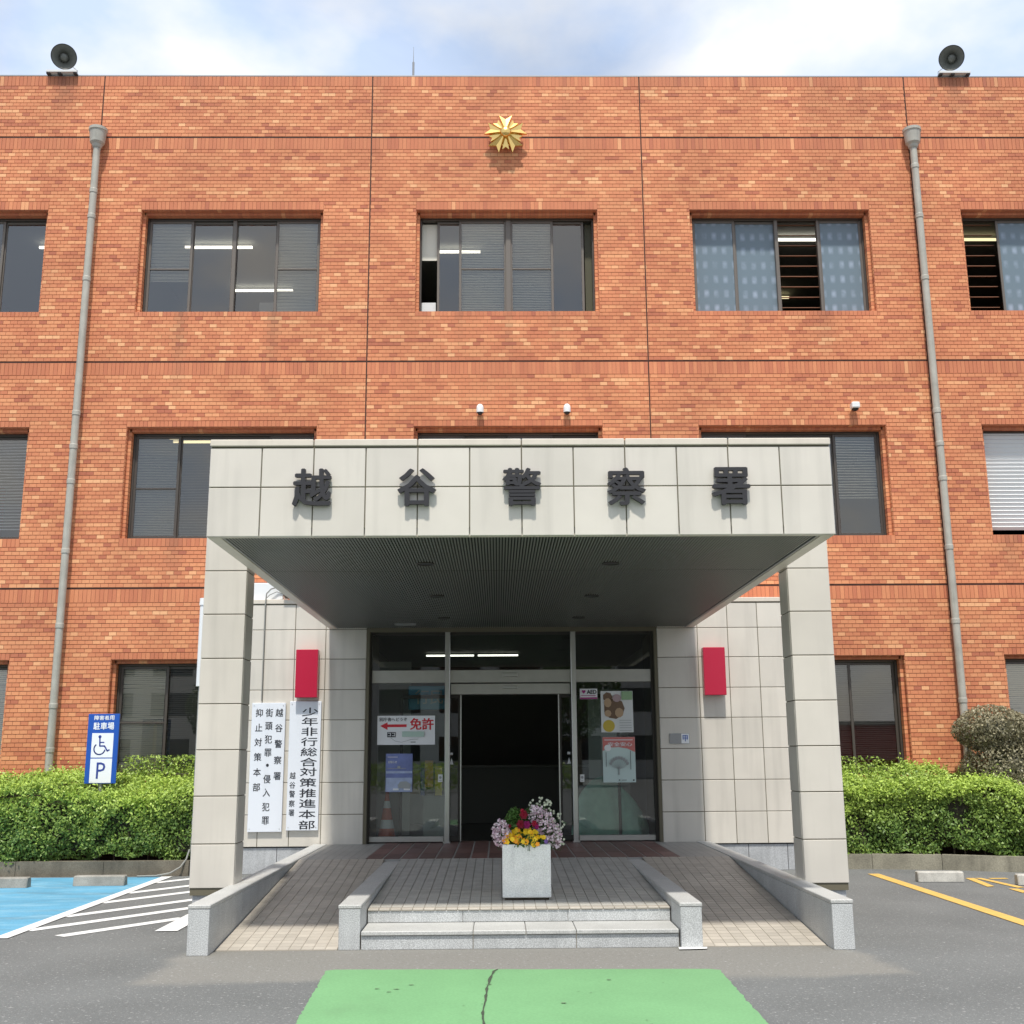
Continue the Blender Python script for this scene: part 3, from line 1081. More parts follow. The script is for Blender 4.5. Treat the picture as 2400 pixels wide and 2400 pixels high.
def window(st, k, x0, x1, zb, zt, sashes, name_label):
    """sashes: (left, right, kind, plane, midrail, blind) with x as world coordinates"""
    a, b, t_ = x0 + 0.05, x1 - 0.05, zt - 0.05
    f = MB()
    f.block(a, a + 0.035, YF, YF + 0.09, zb, t_)
    f.block(b - 0.035, b, YF, YF + 0.09, zb, t_)
    f.block(a + 0.036, b - 0.036, YF, YF + 0.09, t_ - 0.035, t_)
    f.block(a + 0.036, b - 0.036, YF - 0.02, YF + 0.09, zb, zb + 0.03)
    fr = f.build('window', 'bronze_frame', bld, label=name_label)
    for (sa, sb, kind, pl, mid, blind) in sashes:
        y = YF + 0.018 + pl * 0.034
        if kind == 'open':
            pass
        else:
            s = MB()
            w_ = 0.042
            z0, z1 = zb + 0.032, t_ - 0.037
            s.block(sa, sa + w_, y, y + 0.028, z0, z1, 0.003)
            s.block(sb - w_, sb, y, y + 0.028, z0, z1, 0.003)
            s.block(sa + w_, sb - w_, y, y + 0.028, z0, z0 + 0.05, 0.003)
            s.block(sa + w_, sb - w_, y, y + 0.028, z1 - 0.04, z1, 0.003)
            if mid:
                zm = z0 + (z1 - z0) * 0.485
                s.block(sa + w_, sb - w_, y - 0.004, y + 0.024, zm - 0.012, zm + 0.012, 0.003)
            s.build('sash', 'bronze_light' if st == 3 else 'bronze_frame', fr)
            MB().quad((sa + w_, y + 0.014, z0 + 0.05), (sb - w_, y + 0.014, z0 + 0.05), (sb - w_, y + 0.014, z1 - 0.04), (sa + w_, y + 0.014, z1 - 0.04)).build(
                'pane', 'frosted_glass' if kind == 'frost' else 'window_glass', fr)
        if blind:
            top, bot, mt, pitch, tilt = blind
            bl = MB()
            yy = YF + 0.10
            z = t_ - 0.05 - (1 - top) * (t_ - zb)
            zend = zb + bot * (t_ - zb)
            while z > zend:
                dz = pitch * 0.5 * tilt
                j = random.uniform(-0.15, 0.15) * pitch
                bl.quad((sa + 0.03, yy - 0.012, z - dz + j), (sb - 0.03, yy - 0.012, z - dz - j), (sb - 0.03, yy + 0.012, z + dz - j), (sa + 0.03, yy + 0.012, z + dz + j))
                z -= pitch
            bl.build('blind', mt, fr, kind='stuff')
    return fr


def bars(fr, sa, sb, zb, zt, n, y, mat='louver_rust'):
    """horizontal security louvres in an open light"""
    z = zb
    me = None
    for i in range(n):
        zc_ = zb + (i + 0.7) * (zt - zb) / n
        if me is None:
            hw = (sb - sa) / 2
            me = MB().add([(-hw, -0.045, -0.012), (hw, -0.045, -0.012), (hw, 0.045, 0.012), (-hw, 0.045, 0.012), (-hw, -0.045, -0.004), (hw, -0.045, -0.004), (hw, 0.045, 0.02), (-hw, 0.045, 0.02)],
                          [(0, 3, 2, 1), (4, 5, 6, 7), (0, 1, 5, 4), (2, 3, 7, 6), (3, 0, 4, 7), (1, 2, 6, 5)]).mesh('louver', mat, centre=(0, 0, 0))[0]
        place('louver', me, ((sa + sb) / 2, y, zc_), fr)


GB = 'blind_grey'
for st, k, x0, x1, zb, zt in wins:
    a, b = x0 + 0.085, x1 - 0.085
    w4 = (b - a) / 4
    q = [a + i * w4 for i in range(5)]
    if st == 3 and k == -1:
        fr = window(st, k, x0, x1, zb, zt, [
            (q[0], q[1] + .02, 'g', 0, True, (1.0, .38, GB, .026, .9)), (q[1] - .01, q[2] + .02, 'g', 1, False, None),
            (q[2] - .02, q[3] + .01, 'g', 1, False, None), (q[3] - .02, q[4], 'g', 0, True, (1.0, .02, GB, .026, .95))], 'window with four sashes, grey blinds behind the outer two')
        MB().block(q[2] - .035, q[2] + .035, YF - .006, YF + .08, zb + .03, zt - .085).build('mullion', 'bronze_light', fr)
        MB().box(-4.3, -3.2, YB + 0.9, YB + 1.3, 8.0, 9.25).build('cabinet', 'cabinet', fr)
    elif st == 3 and k == 0:
        fr = window(st, k, x0, x1, zb, zt, [
            (-1.20, -0.79, 'g', 1, False, None), (-0.83, -0.03, 'g', 0, True, (1.0, .02, GB, .03, .95)),
            (0.03, 0.76, 'g', 0, True, (1.0, .02, GB, .03, .85)), (0.72, 1.28, 'g', 1, False, None)], 'window with both ends slid open')
        MB().block(-.045, .045, YF - .012, YF + .08, zb + .03, zt - .085).build('mullion', 'bronze_light', fr)
        MB().box(-1.50, -1.20, YF + .12, YF + .125, zb + 1.05, zt - .1).build('curtain', 'blind_grey', fr)
        MB().box(1.30, 1.42, YF + .12, YF + .125, zb + .05, zt - .1).build('curtain', 'shrub_leaf', fr)
        MB().block(-1.47, -1.22, YF + .14, YF + .3, zb + .02, zb + .30).build('paper_box', 'paper', fr)
    elif st == 3 and k == 1:
        fr = window(st, k, x0, x1, zb, zt, [
            (q[0], q[1], 'frost', 0, False, None), (q[1] - .02, q[2] + .02, 'frost', 1, False, None),
            (q[2], q[3], 'open', 0, False, None), (q[3] - .02, q[4], 'frost', 0, False, None)], 'window with patterned obscure glass and one light slid open behind rusty louvres')
        bars(fr, q[2] + .02, q[3] - .02, zb + .06, zt - .06, 9, YF + .14)
        MB().block(q[2] - .05, q[2] + .012, YF - .006, YF + .08, zb + .03, zt - .085).build('mullion', 'bronze_light', fr)
        MB().block(q[3] - .045, q[3] - .002, YF - .004, YF + .08, zb + .03, zt - .085).build('mullion', 'bronze_light', fr)
    elif st == 3 and k == 2:
        fr = window(st, k, x0, x1, zb, zt, [
            (q[0], q[1] - .12, 'open', 0, False, None), (q[1] - .12, q[2] + .02, 'frost', 0, False, None),
            (q[2], q[3], 'frost', 1, False, None), (q[3], q[4], 'frost', 0, False, None)], 'window with obscure glass and an open light behind rusty louvres')
        bars(fr, q[0] + .01, q[1] - .15, zb + .06, zt - .06, 9, YF + .14)
    elif st == 3:
        fr = window(st, k, x0, x1, zb, zt, [(q[i] - .01, q[i + 1] + .01, 'g', i % 2, False, None) for i in range(4)], 'window with plain dark sashes')
    elif st == 2 and k == -1:
        fr = window(st, k, x0, x1, zb, zt, [
            (q[0], q[1] + .01, 'g', 0, True, (1.0, .02, GB, .027, .55)), (q[1] - .01, q[2], 'g', 1, False, (1.0, .05, 'blind_grey', .045, .18)),
            (q[2], q[3], 'g', 1, False, (1.0, .5, GB, .03, .3)), (q[3], q[4], 'g', 0, False, (1.0, .5, GB, .03, .4))], 'window with half drawn grey slat blinds, partly behind the canopy')
    elif st == 2 and k == 1:
        fr = window(st, k, x0, x1, zb, zt, [
            (q[0], q[1] + .01, 'g', 0, False, None), (q[1] - .01, q[2], 'g', 1, False, None),
            (q[2], q[3] + .01, 'g', 1, False, None), (q[3] - .01, q[4], 'g', 0, False, (1.0, .36, GB, .045, .5))], 'window with a loosely closed blind in the light beside the canopy')
    elif st == 2 and k == 2:
        fr = window(st, k, x0, x1, zb, zt, [(q[0] - .03, q[4], 'open', 0, False, None)], 'window covered by a closed white slatted shutter')
        m_ = MB()
        z = zb + .12
        while z < zt - .07:
            m_.add([(q[0] - .03, YF + .03, z), (q[4], YF + .03, z), (q[4], YF + .005, z + .05), (q[0] - .03, YF + .005, z + .05), (q[0] - .03, YF + .032, z + .066), (q[4], YF + .032, z + .066)],
                   [(0, 1, 2, 3), (3, 2, 5, 4)])
            z += .066
        m_.build('shutter_slat', 'blind_white', fr, kind='stuff')
    elif st == 2 and k == -2:
        fr = window(st, k, x0, x1, zb, zt, [(q[i] - .01, q[i + 1] + .01, 'g', i % 2, False, (1.0, .12, 'blind_white', .05, .45)) for i in range(4)], 'window with untidy pale slat blinds')
    elif st == 2:
        fr = window(st, k, x0, x1, zb, zt, [(q[i] - .01, q[i + 1] + .01, 'g', i % 2, False, None) for i in range(4)], 'window almost hidden by the canopy')
    elif st == 1 and k == -1:
        fr = window(st, k, x0, x1, zb, zt, [
            (q[0], q[1] + .03, 'g', 0, True, (1.0, .05, 'blind_grey', .030, .95)), (q[1] - .03, q[2], 'g', 1, False, (1.0, .04, 'room_wall', .030, .8)),
            (q[2], q[3], 'g', 0, False, (1.0, .3, GB, .03, .8)), (q[3], q[4], 'g', 0, False, None)], 'ground floor window with a lowered slat blind above the hedge')
    elif st == 1 and k == 1:
        fr = window(st, k, x0, x1, zb, zt, [
            (q[0], q[1], 'g', 0, False, None), (q[1], q[2], 'g', 1, False, None),
            (q[2], q[3] + .02, 'g', 0, False, (1.0, .1, 'room_wall', .030, .7)), (q[3] - .02, q[4], 'g', 1, False, (1.0, .12, 'room_wall', .030, .6))], 'dark ground floor window beside the pillar')
    else:
        fr = window(st, k, x0, x1, zb, zt, [(q[i] - .01, q[i + 1] + .01, 'g', i % 2, False, (1.0, .1, GB, .030, .9)) for i in range(4)], 'ground floor window with grey blinds')

# ------------------------------------------------------------------ on the wall
def downpipe(x, couplings, zbot, label):
    y = YB - 0.14
    t_ = thing('downpipe', (x, y, 0), label, 'drainpipe', 'rainwater pipes on the brick wall')
    MB().tube((x, y, zbot), (x, y, 11.66), 0.058, n=20).build('pipe', 'pipe_pvc', t_, smooth=False)
    MB().lathe((x, y, 11.58), (0, 0, 1), [(0, .062), (.02, .075), (.06, .085), (.10, .118), (.30, .140), (.31, .152), (.36, .152), (.36, .135), (.30, .12)], 28).build('hopper_head', 'pipe_pvc', t_)
    for z in couplings:
        MB().lathe((x, y, z - .035), (0, 0, 1), [(0, .058), (0, .066), (.06, .066), (.075, .062), (.075, .058)], 20).build('coupling', 'pipe_pvc', t_)
        MB().box(x - .018, x + .018, y + .05, YB, z - .012, z + .012).build('bracket', 'grey_metal', t_)
    return t_


CP = [10.80, 10.34, 9.23, 6.94, 6.39, 5.82, 4.71, 3.55, 2.34, 1.69]
downpipe(-6.905, CP, 0.15, 'grey round rainwater pipe on the brick wall beside the blue parking sign')
downpipe(6.88, [11.25] + CP[1:], 0.15, 'grey round rainwater pipe on the brick wall running down behind the round clipped shrub')

# gold star emblem: five broad forked rays and five narrow rays round a disc
def emblem():
    t_ = thing('star_emblem', (-0.036, 0.95, 11.84), 'gold five rayed star emblem high on the brick wall above the entrance', 'emblem')
    cx_, cz_, y = -0.036, 11.84, 0.95

    def ray(ang, L_, half, notch, zr):
        m_ = MB()
        ca, sa = math.cos(ang), math.sin(ang)

        def P(r_, s_, d):
            return (cx_ + r_ * ca - s_ * sa, y - d, cz_ + r_ * sa + s_ * ca)
        base, w0 = 0.05, 0.022
        for sgn in (-1, 1):   # two ridged blades side by side meeting in a valley
            i0 = P(base, 0, zr * .7)
            o0 = P(base, sgn * w0 * 2, .005)
            r0 = P(base, sgn * w0, zr)
            tip = P(L_, sgn * half * .92, .012)
            mid = P(L_ - notch, 0, .015)
            edge = P(L_ * .93, sgn * half * 1.05, .0)
            bi, bo, bt, bm2 = P(base, 0, -.03), P(base, sgn * w0 * 2, -.03), P(L_, sgn * half * .92, -.02), P(L_ - notch, 0, -.02)
            fs = [(0, 2, 3), (0, 3, 4), (1, 3, 2), (1, 6, 8, 3), (3, 8, 9, 4), (6, 5, 9, 8)]
            vs = [i0, o0, r0, tip, mid, bi, bo, r0, bt, bm2]
            if sgn < 0:
                fs = [tuple(reversed(q_)) for q_ in fs]
            m_.add(vs, fs)
        m_.build('ray', 'gold', t_)
    for i in range(5):
        a_ = math.pi / 2 + i * 2 * math.pi / 5
        ray(a_ + math.pi / 5, 0.285, 0.062, 0.045, 0.06)
        ray(a_, 0.345, 0.118, 0.075, 0.105)
        for s_ in (-1, 1):
            ray(a_ + s_ * 0.37, 0.24, 0.026, 0.02, 0.04)
    MB().lathe((cx_, y - .02, cz_), (0, -1, 0), [(0, .085), (.06, .092), (.09, .08), (.11, .05), (.113, 0.001)], 24).build('boss', 'gold', t_, smooth=True)
    MB().tube((cx_, y, cz_), (cx_, YB - .008, cz_), .06, .09).build('mount', 'gold', t_)


emblem()


def dome_camera(x, z, label, w_=.058):
    y = YB - .10
    t_ = thing('security_camera', (x, y, z), label, 'camera', 'small white security cameras on the brick wall')
    MB().lathe((x, y, z - .065), (0, 0, 1), [(0, w_), (.07, w_ * 1.02), (.10, w_ * .94), (.125, w_ * .72), (.14, w_ * .38), (.145, .001)], 24).build('housing', 'white_plastic', t_, smooth=True)
    MB().lathe((x, y, z - .064), (0, 0, -1), [(0, w_ * .8), (.02, w_ * .7), (.035, w_ * .42), (.042, .001)], 20).build('lens', 'black_plastic', t_, smooth=True)
    MB().box(x - .03, x + .03, y + .03, YB - .008, z - .02, z + .04).build('bracket', 'white_plastic', t_)


dome_camera(-.473, 7.01, 'small white domed camera above the middle window, nearer the gold star')
dome_camera(.925, 7.01, 'small white domed camera above the middle window, on the side of the louvred window')
t_ = thing('security_camera', (5.57, YB - .1, 7.03), 'small boxy white camera above the window beside the far end of the canopy', 'camera', 'small white security cameras on the brick wall')
MB().block(5.50, 5.63, YB - .20, YB - .06, 6.985, 7.085, .015).build('housing', 'white_plastic', t_)
MB().lathe((5.565, YB - .13, 6.983), (0, 0, -1), [(0, .055), (.025, .045), (.04, .001)], 18).build('lens', 'black_plastic', t_, smooth=True)
MB().box(5.54, 5.59, YB - .08, YB - .008, 7.0, 7.05).build('bracket', 'white_plastic', t_)


def horn(x, yaw, label, s_):
    z = 13.39
    y = YB - 0.02
    t_ = thing('horn_loudspeaker', (x, y + .2, 13.04), label, 'loudspeaker', 'horn loudspeakers on the parapet')
    d = Vector((math.sin(yaw), -math.cos(yaw), -.40)).normalized()
    c = Vector((x, y, z))
    MB().lathe(c, -d, [(0.0, .205), (-.006, .212), (.006, .214), (.02, .200), (.07, .150), (.15, .085), (.24, .05), (.30, .045)], 36).build('bell', 'horn_rim', t_, smooth=True)
    MB().lathe(c + d * .001, -d, [(0.0, .2), (.03, .17), (.08, .11), (.12, .075)], 36).build('bell_inside', 'horn_grey', t_, smooth=True)
    MB().lathe(c - d * .13, d, [(0, .078), (.05, .07), (.10, .055), (.12, .03), (.122, .001)], 28).build('throat', 'horn_grey', t_, smooth=True)
    MB().tube(c - d * .28, c - d * .46, .075, .06, 16).build('driver', 'horn_grey', t_)
    MB().tube((x + .02 * s_, y + .22, 13.09), c - d * .25, .014, n=8).build('bracket', 'grey_metal', t_)
    MB().path([(x - .16 * s_, y + .25, 13.08), (x - .17 * s_, y + .2, 13.25), tuple(c - d * .36)], .006, 6).build('cable', 'cable_grey', t_)
    b = MB()
    xa, xb = x - .27 + (.0 if s_ > 0 else .02), x + .27
    b.box(xa, xb, YB - .09, YB + .32, 13.046, 13.052)
    b.box(xa, xb, YB - .105, YB - .0901, 13.046, 13.085)
    b.box(xa, xb, YB + .32, YB + .34, 13.046, 13.12)
    b.build('bracket_tray', 'metal_white', t_)
    for xx in (xa + .03, x - .03, xb - .03):
        MB().box(xx - .03, xx + .03, YB - .085, YB + .30, 13.024, 13.0455).build('support', 'horn_rim', t_)
    return t_


horn(-7.64, .35, 'grey horn loudspeaker on the parapet above the window with plain dark sashes', -1)
horn(7.74, -.45, 'grey horn loudspeaker on the parapet, with a cable looping beside its bracket', 1)
t_ = thing('antenna', (-1.857, 4.0, 12.5), 'thin lightning rod rising behind the parapet', 'antenna')
MB().tube((-1.857, 4, 12.5), (-1.857, 4, 15.25), .022, n=8).build('mast', 'grey_metal', t_)
MB().tube((-1.857, 4, 15.25), (-1.857, 4, 15.6), .008, .003, n=6).build('tip', 'grey_metal', t_)
MB().box(-1.92, -1.80, 3.94, 4.06, 12.42, 12.5).build('base', 'grey_metal', t_)
# ------------------------------------------------------------------ tiled porch block behind the canopy
porch = thing('tiled_porch', (0, .4, 0), 'projecting porch block faced in square beige tiles round the glass entrance', 'porch')
RZ = [.356, .785, 1.215, 1.645, 2.07, 2.49, 2.92, 3.34, 3.70]
GT = .009
PX0, PX1 = -4.34, 4.34
m = MB()
m.box(PX0 + .012, -2.03, YP + .008, YB, .36, 3.76)
m.box(2.03, PX1 - .012, YP + .008, YB, .36, 3.76)
m.box(-2.03, 2.03, YP + .008, YP + .05, 3.30, 3.76)
m.build('wall_core', 'joint', porch)
for sgn in (-1, 1):
    cols = [(2.075, 2.655), (2.655, 3.092), (3.092, 3.525), (3.525, 3.958), (3.958, 4.34)]
    for ci, (xa, xb) in enumerate(cols):
        a, b = sorted((sgn * xa, sgn * xb))
        me_c = {}
        for ri in range(8):
            z0, z1 = RZ[ri], RZ[ri + 1]
            if ci == 0 and ri == 0:
                z0 = .372
            MB().tile(a + GT / 2, b - GT / 2, z0 + GT / 2, z1 - GT / 2, YP, .02, .004).build('tile', 'beige_tile', porch)
    # return of the pier towards the glass, end of the block
    xx = sgn * 2.075
    for ri in range(7):
        MB().tile_side(YP + .004, -.06, RZ[ri] + GT / 2 + (.016 if ri == 0 else 0), RZ[ri + 1] - GT / 2, xx, .02, -sgn).build('tile', 'beige_tile', porch)
    for ri in range(8):
        for ya, yb in ((YP + .004, .22), (.22, .66), (.66, 1.09)):
            MB().tile_side(ya + .004, yb - .004, RZ[ri] + GT / 2, RZ[ri + 1] - GT / 2, sgn * 4.34, .02, sgn).build('tile', 'beige_tile', porch)
    # granite plinth
    for xa, xb in ((2.73, 3.25), (3.25, 3.79), (3.79, 4.33)):
        a, b = sorted((sgn * xa, sgn * xb))
        MB().block(a + .003, b - .003, YP + .025, YP + .2, 0, .345, .004).build('granite_panel', 'plinth_granite', porch)
for xa, xb in ((-4.36, -3.1), (-3.1, -1.8), (-1.8, 0), (0, 1.8), (1.8, 3.1), (3.1, 4.36)):
    MB().block(xa + .003, xb - .003, YP - .012, YB - .02, 3.712, 3.775, .006).build('coping', 'beige_cap', porch)

# cables and box on the porch
t_ = thing('wall_junction_box', (-3.62, -.05, 3.775), 'white box on top of the tiled porch wall with thin cables looping out', 'box')
MB().block(-3.86, -3.30, -.15, .25, 3.778, 4.03, .01).build('case', 'white_plastic', t_)
MB().path([(-3.30, -.18, 3.92), (-3.37, -.20, 3.96), (-3.46, -.22, 3.93), (-3.52, -.24, 3.86), (-3.53, -.245, 3.70), (-3.53, -.245, 2.34)], .010, 6).build('cable', 'cable_grey', t_)
MB().path([(-3.28, -.18, 3.86), (-3.38, -.21, 3.89), (-3.48, -.23, 3.84), (-3.53, -.245, 3.78)], .006, 6).build('cable', 'cable_grey', t_)
t_ = thing('floodlight', (-3.13, -.1, 3.78), 'small dark floodlight on top of the tiled porch wall beside the canopy edge', 'lamp')
MB().add([(-3.27, -.30, 3.83), (-3.05, -.30, 3.83), (-3.05, -.12, 3.80), (-3.27, -.12, 3.80), (-3.27, -.26, 3.98), (-3.05, -.26, 3.98), (-3.09, -.1, 3.90), (-3.23, -.1, 3.90)],
         [(0, 3, 2, 1), (4, 5, 6, 7), (0, 1, 5, 4), (2, 3, 7, 6), (3, 0, 4, 7), (1, 2, 6, 5)]).build('head', 'black_plastic', t_)
MB().box(-3.18, -3.14, -.14, -.06, 3.778, 3.85).build('bracket', 'grey_metal', t_)
t_ = thing('cable_duct', (-4.43, YP - .0, 2.5), 'white plastic cable duct at the end of the tiled porch wall beside the pillar', 'duct')
MB().tube((-4.425, YP + .01, 2.55), (-4.425, YP + .01, 3.70), .045, n=14).build('pipe', 'white_plastic', t_)
MB().tube((-4.425, YP + .01, 3.70), (-4.425, YP + .01, 3.80), .056, .05, n=14).build('cap', 'white_plastic', t_)
MB().path([(-4.425, YP + .01, 2.56), (-4.42, YP + .01, 1.2), (-4.42, YP, .3)], .012, 6).build('cable', 'cable_grey', t_)
t_ = MB().path([(-4.42, -.3, .34), (-4.44, -.36, .22), (-4.50, -.42, .12), (-4.62, -.47, .05), (-4.80, -.50, .02), (-5.05, -.50, .015)], .012, 6).build(
    'hose', 'cable_grey', None, label='thin grey hose curling from behind the pillar onto the ground', cat='hose')

# ------------------------------------------------------------------ canopy
canopy = thing('entrance_canopy', (0, -3.7, 3.34), 'flat entrance canopy with a pale square tiled fascia and ribbed dark soffit', 'canopy')
CW, YC = 2.609, -7.194
CZ = [3.345, 3.766, 4.107, 4.177]
tw = 2 * CW / 12
m = MB()
m.box(-CW + .012, CW - .012, YC + .012, YP - .004, 3.42, 4.165)
m.build('slab', 'joint', canopy)
for i in range(12):
    xa = -CW + i * tw
    for r_ in (0, 1):
        MB().tile(xa + GT / 2, xa + tw - GT / 2, CZ[r_] + GT / 2, CZ[r_ + 1] - GT / 2, YC, .03, .004).build('fascia_tile', 'beige_tile', canopy)
for i in range(6):
    xa = -CW - .004 + i * (2 * CW + .008) / 6
    MB().block(xa + .004, xa + (2 * CW + .008) / 6 - .004, YC - .012, YC + .4, CZ[2] + .012, CZ[3] + .0, .006).build('coping', 'beige_cap', canopy)
n = 16
dl = (YP - .01 - (YC + .03)) / n
for sgn in (-1, 1):
    for i in range(n):
        ya = YC + .03 + i * dl
        for r_ in (0, 1):
            MB().tile_side(ya + GT / 2, ya + dl - GT / 2, CZ[r_] + GT / 2, CZ[r_ + 1] - GT / 2, sgn * CW, .03, sgn).build('side_tile', 'beige_tile', canopy)
    MB().block(*sorted((sgn * (CW - .11), sgn * (CW - .004))), YC + .03, YP - .01, 3.347, 3.44, .004).build('edge_beam', 'beige_cap', canopy)
    MB().block(*sorted((sgn * (CW - .135), sgn * (CW - .115))), YC + .06, YP - .01, 3.352, 3.40, .003).build('edge_trim', 'grey_metal', canopy)
    MB().box(*sorted((sgn * (CW + .003), sgn * 2.70)), -5.13, -4.92, 3.62, 4.0).build('bracket', 'beige_cap', canopy)
MB().box(-CW + .1, CW - .1, YC + .035, YC + .075, 3.349, 3.42).build('front_trim', 'beige_cap', canopy)
sx0, sx1 = -CW + .14, CW - .14
MB().box(sx0, sx1, YC + .08, YP - .01, 3.378, 3.40).build('soffit_backing', 'soffit_back', canopy)
for ya, yb in ((YC + .085, -5.345), (-5.315, YP - .015)):
    m = MB()
    x = sx0 + .008
    while x < sx1 - .012:
        m.box(x, x + .0135, ya, yb, 3.356, 3.3785, skip='t')
        x += .0262
    m.build('soffit_rib', 'soffit_rib', canopy, kind='stuff')
for x, y in ((-.89, -5.77), (.876, -5.75), (-.90, -3.54), (.88, -3.50), (-.92, -1.42), (.873, -1.40)):
    d = MB().lathe((x, y, 3.358), (0, 0, -1), [(-.01, .068), (-.01, .085), (.008, .088), (.012, .082), (.010, .07), (-.012, .066)], 28).build('downlight', 'dark_frame', canopy)
    MB().lathe((x, y, 3.352), (0, 0, 1), [(0, .066), (.002, .03), (.0025, .001)], 24).build('lens', 'black_plastic', d)
m = MB()
xa, xb, ya, yb = -1.63, -1.33, -.81, -.66
for q_ in ((xa, xb, ya, ya + .016), (xa, xb, yb - .016, yb), (xa, xa + .016, ya + .0161, yb - .0161), (xb - .016, xb, ya + .0161, yb - .0161)):
    m.box(*q_, 3.340, 3.356)
m.box(xa + .017, xb - .017, ya + .05, ya + .055, 3.345, 3.356)
m.build('ceiling_vent', 'grey_metal', canopy)
# fascia characters
t_ = thing('station_name_sign', (0, YC, 3.74), 'five dark raised metal characters spelling the station name on the canopy fascia', 'sign')
for ch, x in zip('越谷警察署', (-1.74, -.872, 0, .872, 1.742)):
    m = MB()
    glyphs(m, ch, x, YC - .036, 3.752, w=.308, h=.312, bold=.022, extrude=.018)
    m.build('character', 'char_face', t_)
    for dx, dz in ((-.07, .08), (.07, -.08)):
        pass

# columns with tiled faces on granite footings
KZ = [.362, .765, 1.206, 1.640, 2.078, 2.518, 2.953, 3.388, 3.82, 4.10]
for sgn, lab in ((-1, 'square beige tiled pillar beside the blue marked bay'), (1, 'square beige tiled pillar beside the yellow marked bay')):
    c_ = thing('pillar', (sgn * 2.915, -5.02, 0), lab, 'pillar', 'tiled pillars carrying the canopy')
    xi, xo = 2.702, 3.124
    y0, y1 = -5.20, -4.84
    a, b = sorted((sgn * xi, sgn * xo))
    MB().box(a + .01, b - .01, y0 + .01, y1 - .01, .30, 4.09).build('core', 'joint', c_)
    MB().block(a + .03, b - .03, y0 + .03, y1 - .02, 0, .352, .006).build('footing', 'plinth_granite', c_)
    for i in range(9):
        z0, z1 = KZ[i] + GT / 2, KZ[i + 1] - GT / 2
        MB().tile(a + .003, b - .003, z0, z1, y0, .03).build('tile', 'beige_tile', c_)
        MB().tile_side(y0 + .032, y1 - .003, z0, z1, sgn * xi, .03, -sgn).build('tile', 'beige_tile', c_)
        MB().tile_side(y0 + .032, y1 - .003, z0, z1, sgn * xo, .03, sgn).build('tile', 'beige_tile', c_)
    MB().box(a + .003, b - .003, y0, y1, 4.10, 4.13).build('cap', 'beige_cap', c_)

# ------------------------------------------------------------------ glass entrance
door = thing('glass_entrance', (0, -.06, .385), 'wide glazed entrance with stainless posts and an open automatic sliding door', 'entrance')
YG = -.07
f = MB()
f.box(-2.055, -2.0, YG - .05, YG + .05, .385, 3.335)
f.box(1.985, 2.045, YG - .05, YG + .05, .385, 3.335)
f.box(-2.0, 1.985, YG - .04, YG + .04, 3.27, 3.335)
f.build('frame', 'dark_frame', door)
MB().block(-2.0, 1.985, YG - .035, YG + .02, 2.585, 2.765, .004).build('transom', 'brushed_panel', door)
for x in (-.922, .875):
    MB().block(x - .036, x + .036, YG - .10, YG + .03, .385, 3.335, .008).build('post', 'stainless', door)
    MB().box(x - .05, x + .05, YG - .11, YG + .05, .385, .405).build('post_base', 'stainless', door)
for a, b in ((-2.0, -.965), (.92, 1.985)):
    MB().block(a, b, YG - .03, YG + .02, .40, .475, .004).build('bottom_rail', 'brushed_panel', door)
    MB().quad((a, YG, .475), (b, YG, .475), (b, YG, 2.585), (a, YG, 2.585)).build('pane', 'door_glass', door)
for a, b in ((-2.0, -.958), (-.886, .839), (.911, 1.985)):
    MB().quad((a, YG, 2.765), (b, YG, 2.765), (b, YG, 3.27), (a, YG, 3.27)).build('pane', 'door_glass', door)
MB().block(-.88, .835, YG + .02, YG + .18, 2.42, 2.575, .006).build('door_operator', 'brushed_panel', door)
MB().block(-.14, .08, YG - .06, YG - .036, 2.665, 2.715, .004).build('sensor', 'stainless', door)
MB().block(-.14, .08, YG + .0, YG + .018, 2.50, 2.535, .004).build('sensor', 'stainless', door)
for s_, xa, xb in ((-1, -1.60, -.735), (1, .665, 1.53)):
    lf = MB()
    yl = YG + .09
    lf.block(xa, xa + .04, yl, yl + .035, .395, 2.42, .003)
    lf.block(xb - .04, xb, yl, yl + .035, .395, 2.42, .003)
    lf.block(xa + .04, xb - .04, yl, yl + .035, .395, .47, .003)
    lf.block(xa + .04, xb - .04, yl, yl + .035, 2.37, 2.42, .003)
    l_ = lf.build('sliding_leaf', 'dark_frame', door)
    MB().quad((xa + .04, yl + .015, .47), (xb - .04, yl + .015, .47), (xb - .04, yl + .015, 2.37), (xa + .04, yl + .015, 2.37)).build('pane', 'door_glass', l_)
    xi = xb if s_ < 0 else xa
    MB().box(xi - .008, xi + .008, yl - .006, yl - .001, .395, 2.42).build('edge_strip', 'stainless', l_)
    xs = -.868 if s_ < 0 else .80
    MB().poly([(xs - .025, 1.445), (xs + .03, 1.445), (xs + .002, 1.54)], yl - .002, .002).build('sticker', 'white_print', l_)
    MB().box(xs - .02, xs + .02, yl - .002, yl - .0005, 1.575, 1.61).build('sticker', 'white_print', l_)
